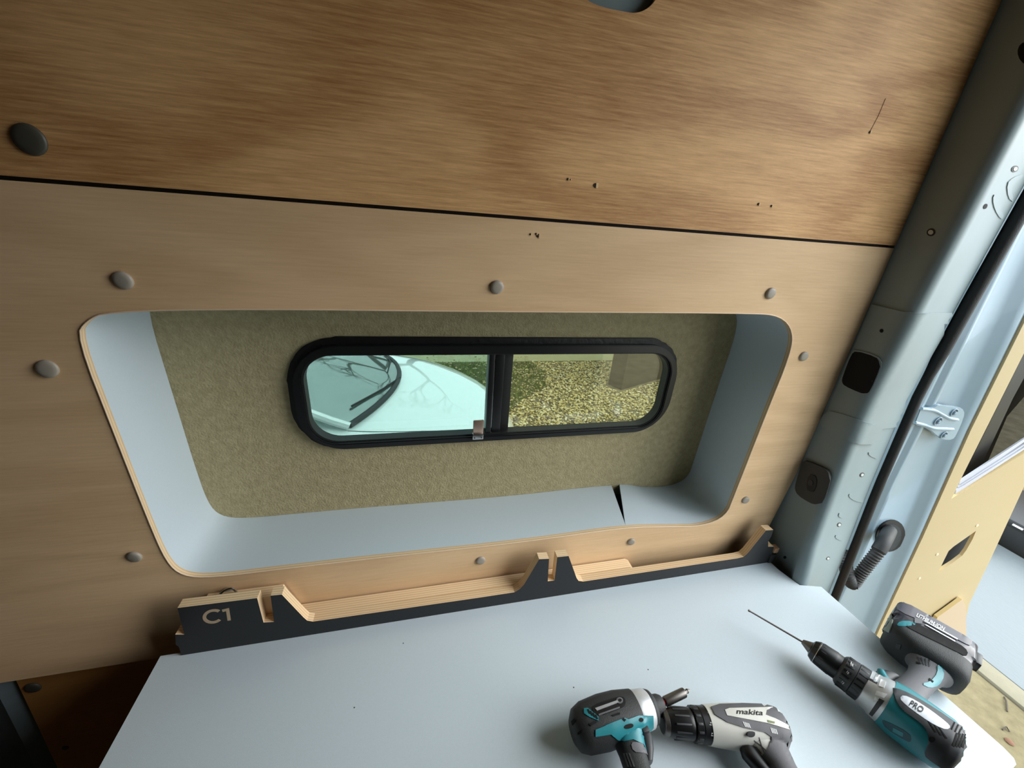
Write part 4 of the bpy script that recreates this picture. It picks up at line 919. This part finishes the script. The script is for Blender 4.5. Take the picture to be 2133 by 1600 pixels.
# roof, a-pillars, side glass
rf = []
for x, w, z in ((-.98, .62, 1.37), (-1.12, .68, 1.41), (-1.8, .68, 1.45), (-2.6, .60, 1.44), (-2.95, .56, 1.36)):
    rf.append([(x, CYc-w*f, z+.03*(1-f*f)-.0) for f in [-1+i/6 for i in range(13)]]+[(x, CYc+w, z-.03), (x, CYc-w, z-.03)])
obj('roof', loft(rf), M_carw, car, 60)
for sgn in (-1, 1):
    obj('windscreen_pillar', tube([(-.42, CYc+sgn*.73, .950), (-.52, CYc+sgn*.725, .990), (-.63, CYc+sgn*.72, 1.045), (-.77, CYc+sgn*.715, 1.125), (-1.12, CYc+sgn*.70, 1.315)], .026, 8), M_carw, car)
    bm = prism([(-.72, CYc+sgn*.74, .96), (-2.9, CYc+sgn*.74, .96), (-2.7, CYc+sgn*.66, 1.36), (-1.12, CYc+sgn*.69, 1.34)], (0, .01, 0)); obj('side_glass', bm, M_carg, car)
obj('rear_glass', prism([(-2.96, CYc-.56, 1.36), (-2.96, CYc+.56, 1.36), (-3.12, CYc+.7, .95), (-3.12, CYc-.7, .95)], (-.01, 0, 0)), M_carg, car)
# bonnet shut lines, badge-like side repeater
bcar = bvh_of([cb])
fender = [(-.42, .80), (-.1, .735), (.2, .68), (.45, .60), (.62, .46)]
for sgn in (-1, 1):
    ln = []
    for x, w in [(a_, b_) for a_, b_ in zip([.62-.05*i for i in range(22)], [0]*22)]:
        ww = .44+.30*(1-((x+.42)/1.04)**2) if x > -.42 else .74
        h = bcar.ray_cast(V((x, CYc+sgn*ww, 2)), V((0, 0, -1)))
        if h[0]: ln.append(h[0]+V((0, 0, .0005)))
    obj('bonnet_shut_line', tube(ln, .003, 5), M_grey, car)
rp = patch(ell(698, 885, 9, 2.8, 4), bcar, .004, .002, 4); obj('side_repeater', rp, M_blk, car)
rp = patch(ell(698, 885, 4, 1.6, 4), bcar, .006, .002, 4); obj('repeater_lens', rp, M_wht, car)
for x in (.18, -2.5):
    for sgn in (-1, 1):
        w_o = obj('wheel', lathe([(-.09, .12), (-.09, .29), (-.07, .31), (.07, .31), (.09, .29), (.09, .12)], 28, o=V((x, CYc+sgn*.76, .31)), ax=V((0, 1, 0))), M_rubber, car, 40)
        obj('hub_cap', lathe([(.085, .02), (.092, .18), (.096, .19), (.10, .03)], 20, o=V((x, CYc+sgn*.76, .31)), ax=V((0, sgn, 0))), M_alu, w_o, 40)

# right-hand yard behind the open door
bm = nbox((1.35, -3.0, .001), (3.02, 1.9, .03)); set_props(obj('concrete_slab', bm, M_conc), 'sandy stained concrete slab outside the rear opening', 'slab')
set_props(obj('kerb_stone', nbox((3.03, -3, .001), (3.15, 1.9, .045), .008), M_kerb), 'pale kerb stone between the slab and the white sheet', 'kerb')
set_props(obj('white_sheet', nbox((3.16, -1.5, .001), (4.56, 1.88, .04), .006), M_foam), 'white embossed sheet lying flat beyond the concrete slab', 'sheet')
R_tw = R_
# twigs on the slab
for (x, y), (x2_, y2_) in (((2092, 1452), (2098, 1482)), ((2088, 1520), (2103, 1524))):
    a_, b_ = at_z(x, y, .034), at_z(x2_, y2_, .034)
    set_props(obj('twig', tube([a_, a_.lerp(b_, .5)+V((.02, .01, .004)), b_], .0035, 6), M_bark), 'dark curved twig on the slab near the kerb' if y < 1500 else 'short straight dark twig on the slab by the worktop corner', 'twig')
p = at_z(2103, 1545, .034); set_props(obj('dead_leaf', lathe([(0, .018), (.004, .013), (.006, .003)], 7, o=p, ax=V((0, 0, 1))), mat('red_brown_leaf', (120, 84, 62), .8)), 'small red brown dead leaf on the slab', 'leaf')
# black tool rack and cardboard boxes beyond the sheet
rk = thing('tool_case', 'low black plastic case with a row of slots behind the white sheet', 'case', (4.9, 1.3, 0))
p0 = at_z(2066, 1185, .04)
obj('case_body', nbox((4.62, .4, .001), (5.3, 1.75, .20), .02), M_rubber2, rk); obj('case_lid', nbox((4.60, .38, .20), (5.32, 1.77, .26), .02), M_dgrey, rk)
for i in range(9): obj('lid_slot', nbox((4.593, 1.66-i*.14, .222), (4.602, 1.72-i*.14, .236)), M_wht, rk)
set_props(obj('black_block', nbox((4.25, 1.42, .041), (4.45, 1.60, .20), .01), M_rubber2), 'small black block on the white sheet beside the door edge', 'block')
cbx = thing('cardboard_box', 'brown cardboard box standing behind the black case', 'box', (6, 1.4, 0))
obj('box_body', nbox((5.6, .2, .001), (6.4, 2.2, .75)), M_card, cbx)
for s_ in (0, 1): obj('box_flap', nbox((5.58, .2+s_*1.0, .752), (6.4, 1.19+s_*1.0, .758)), M_card, cbx)
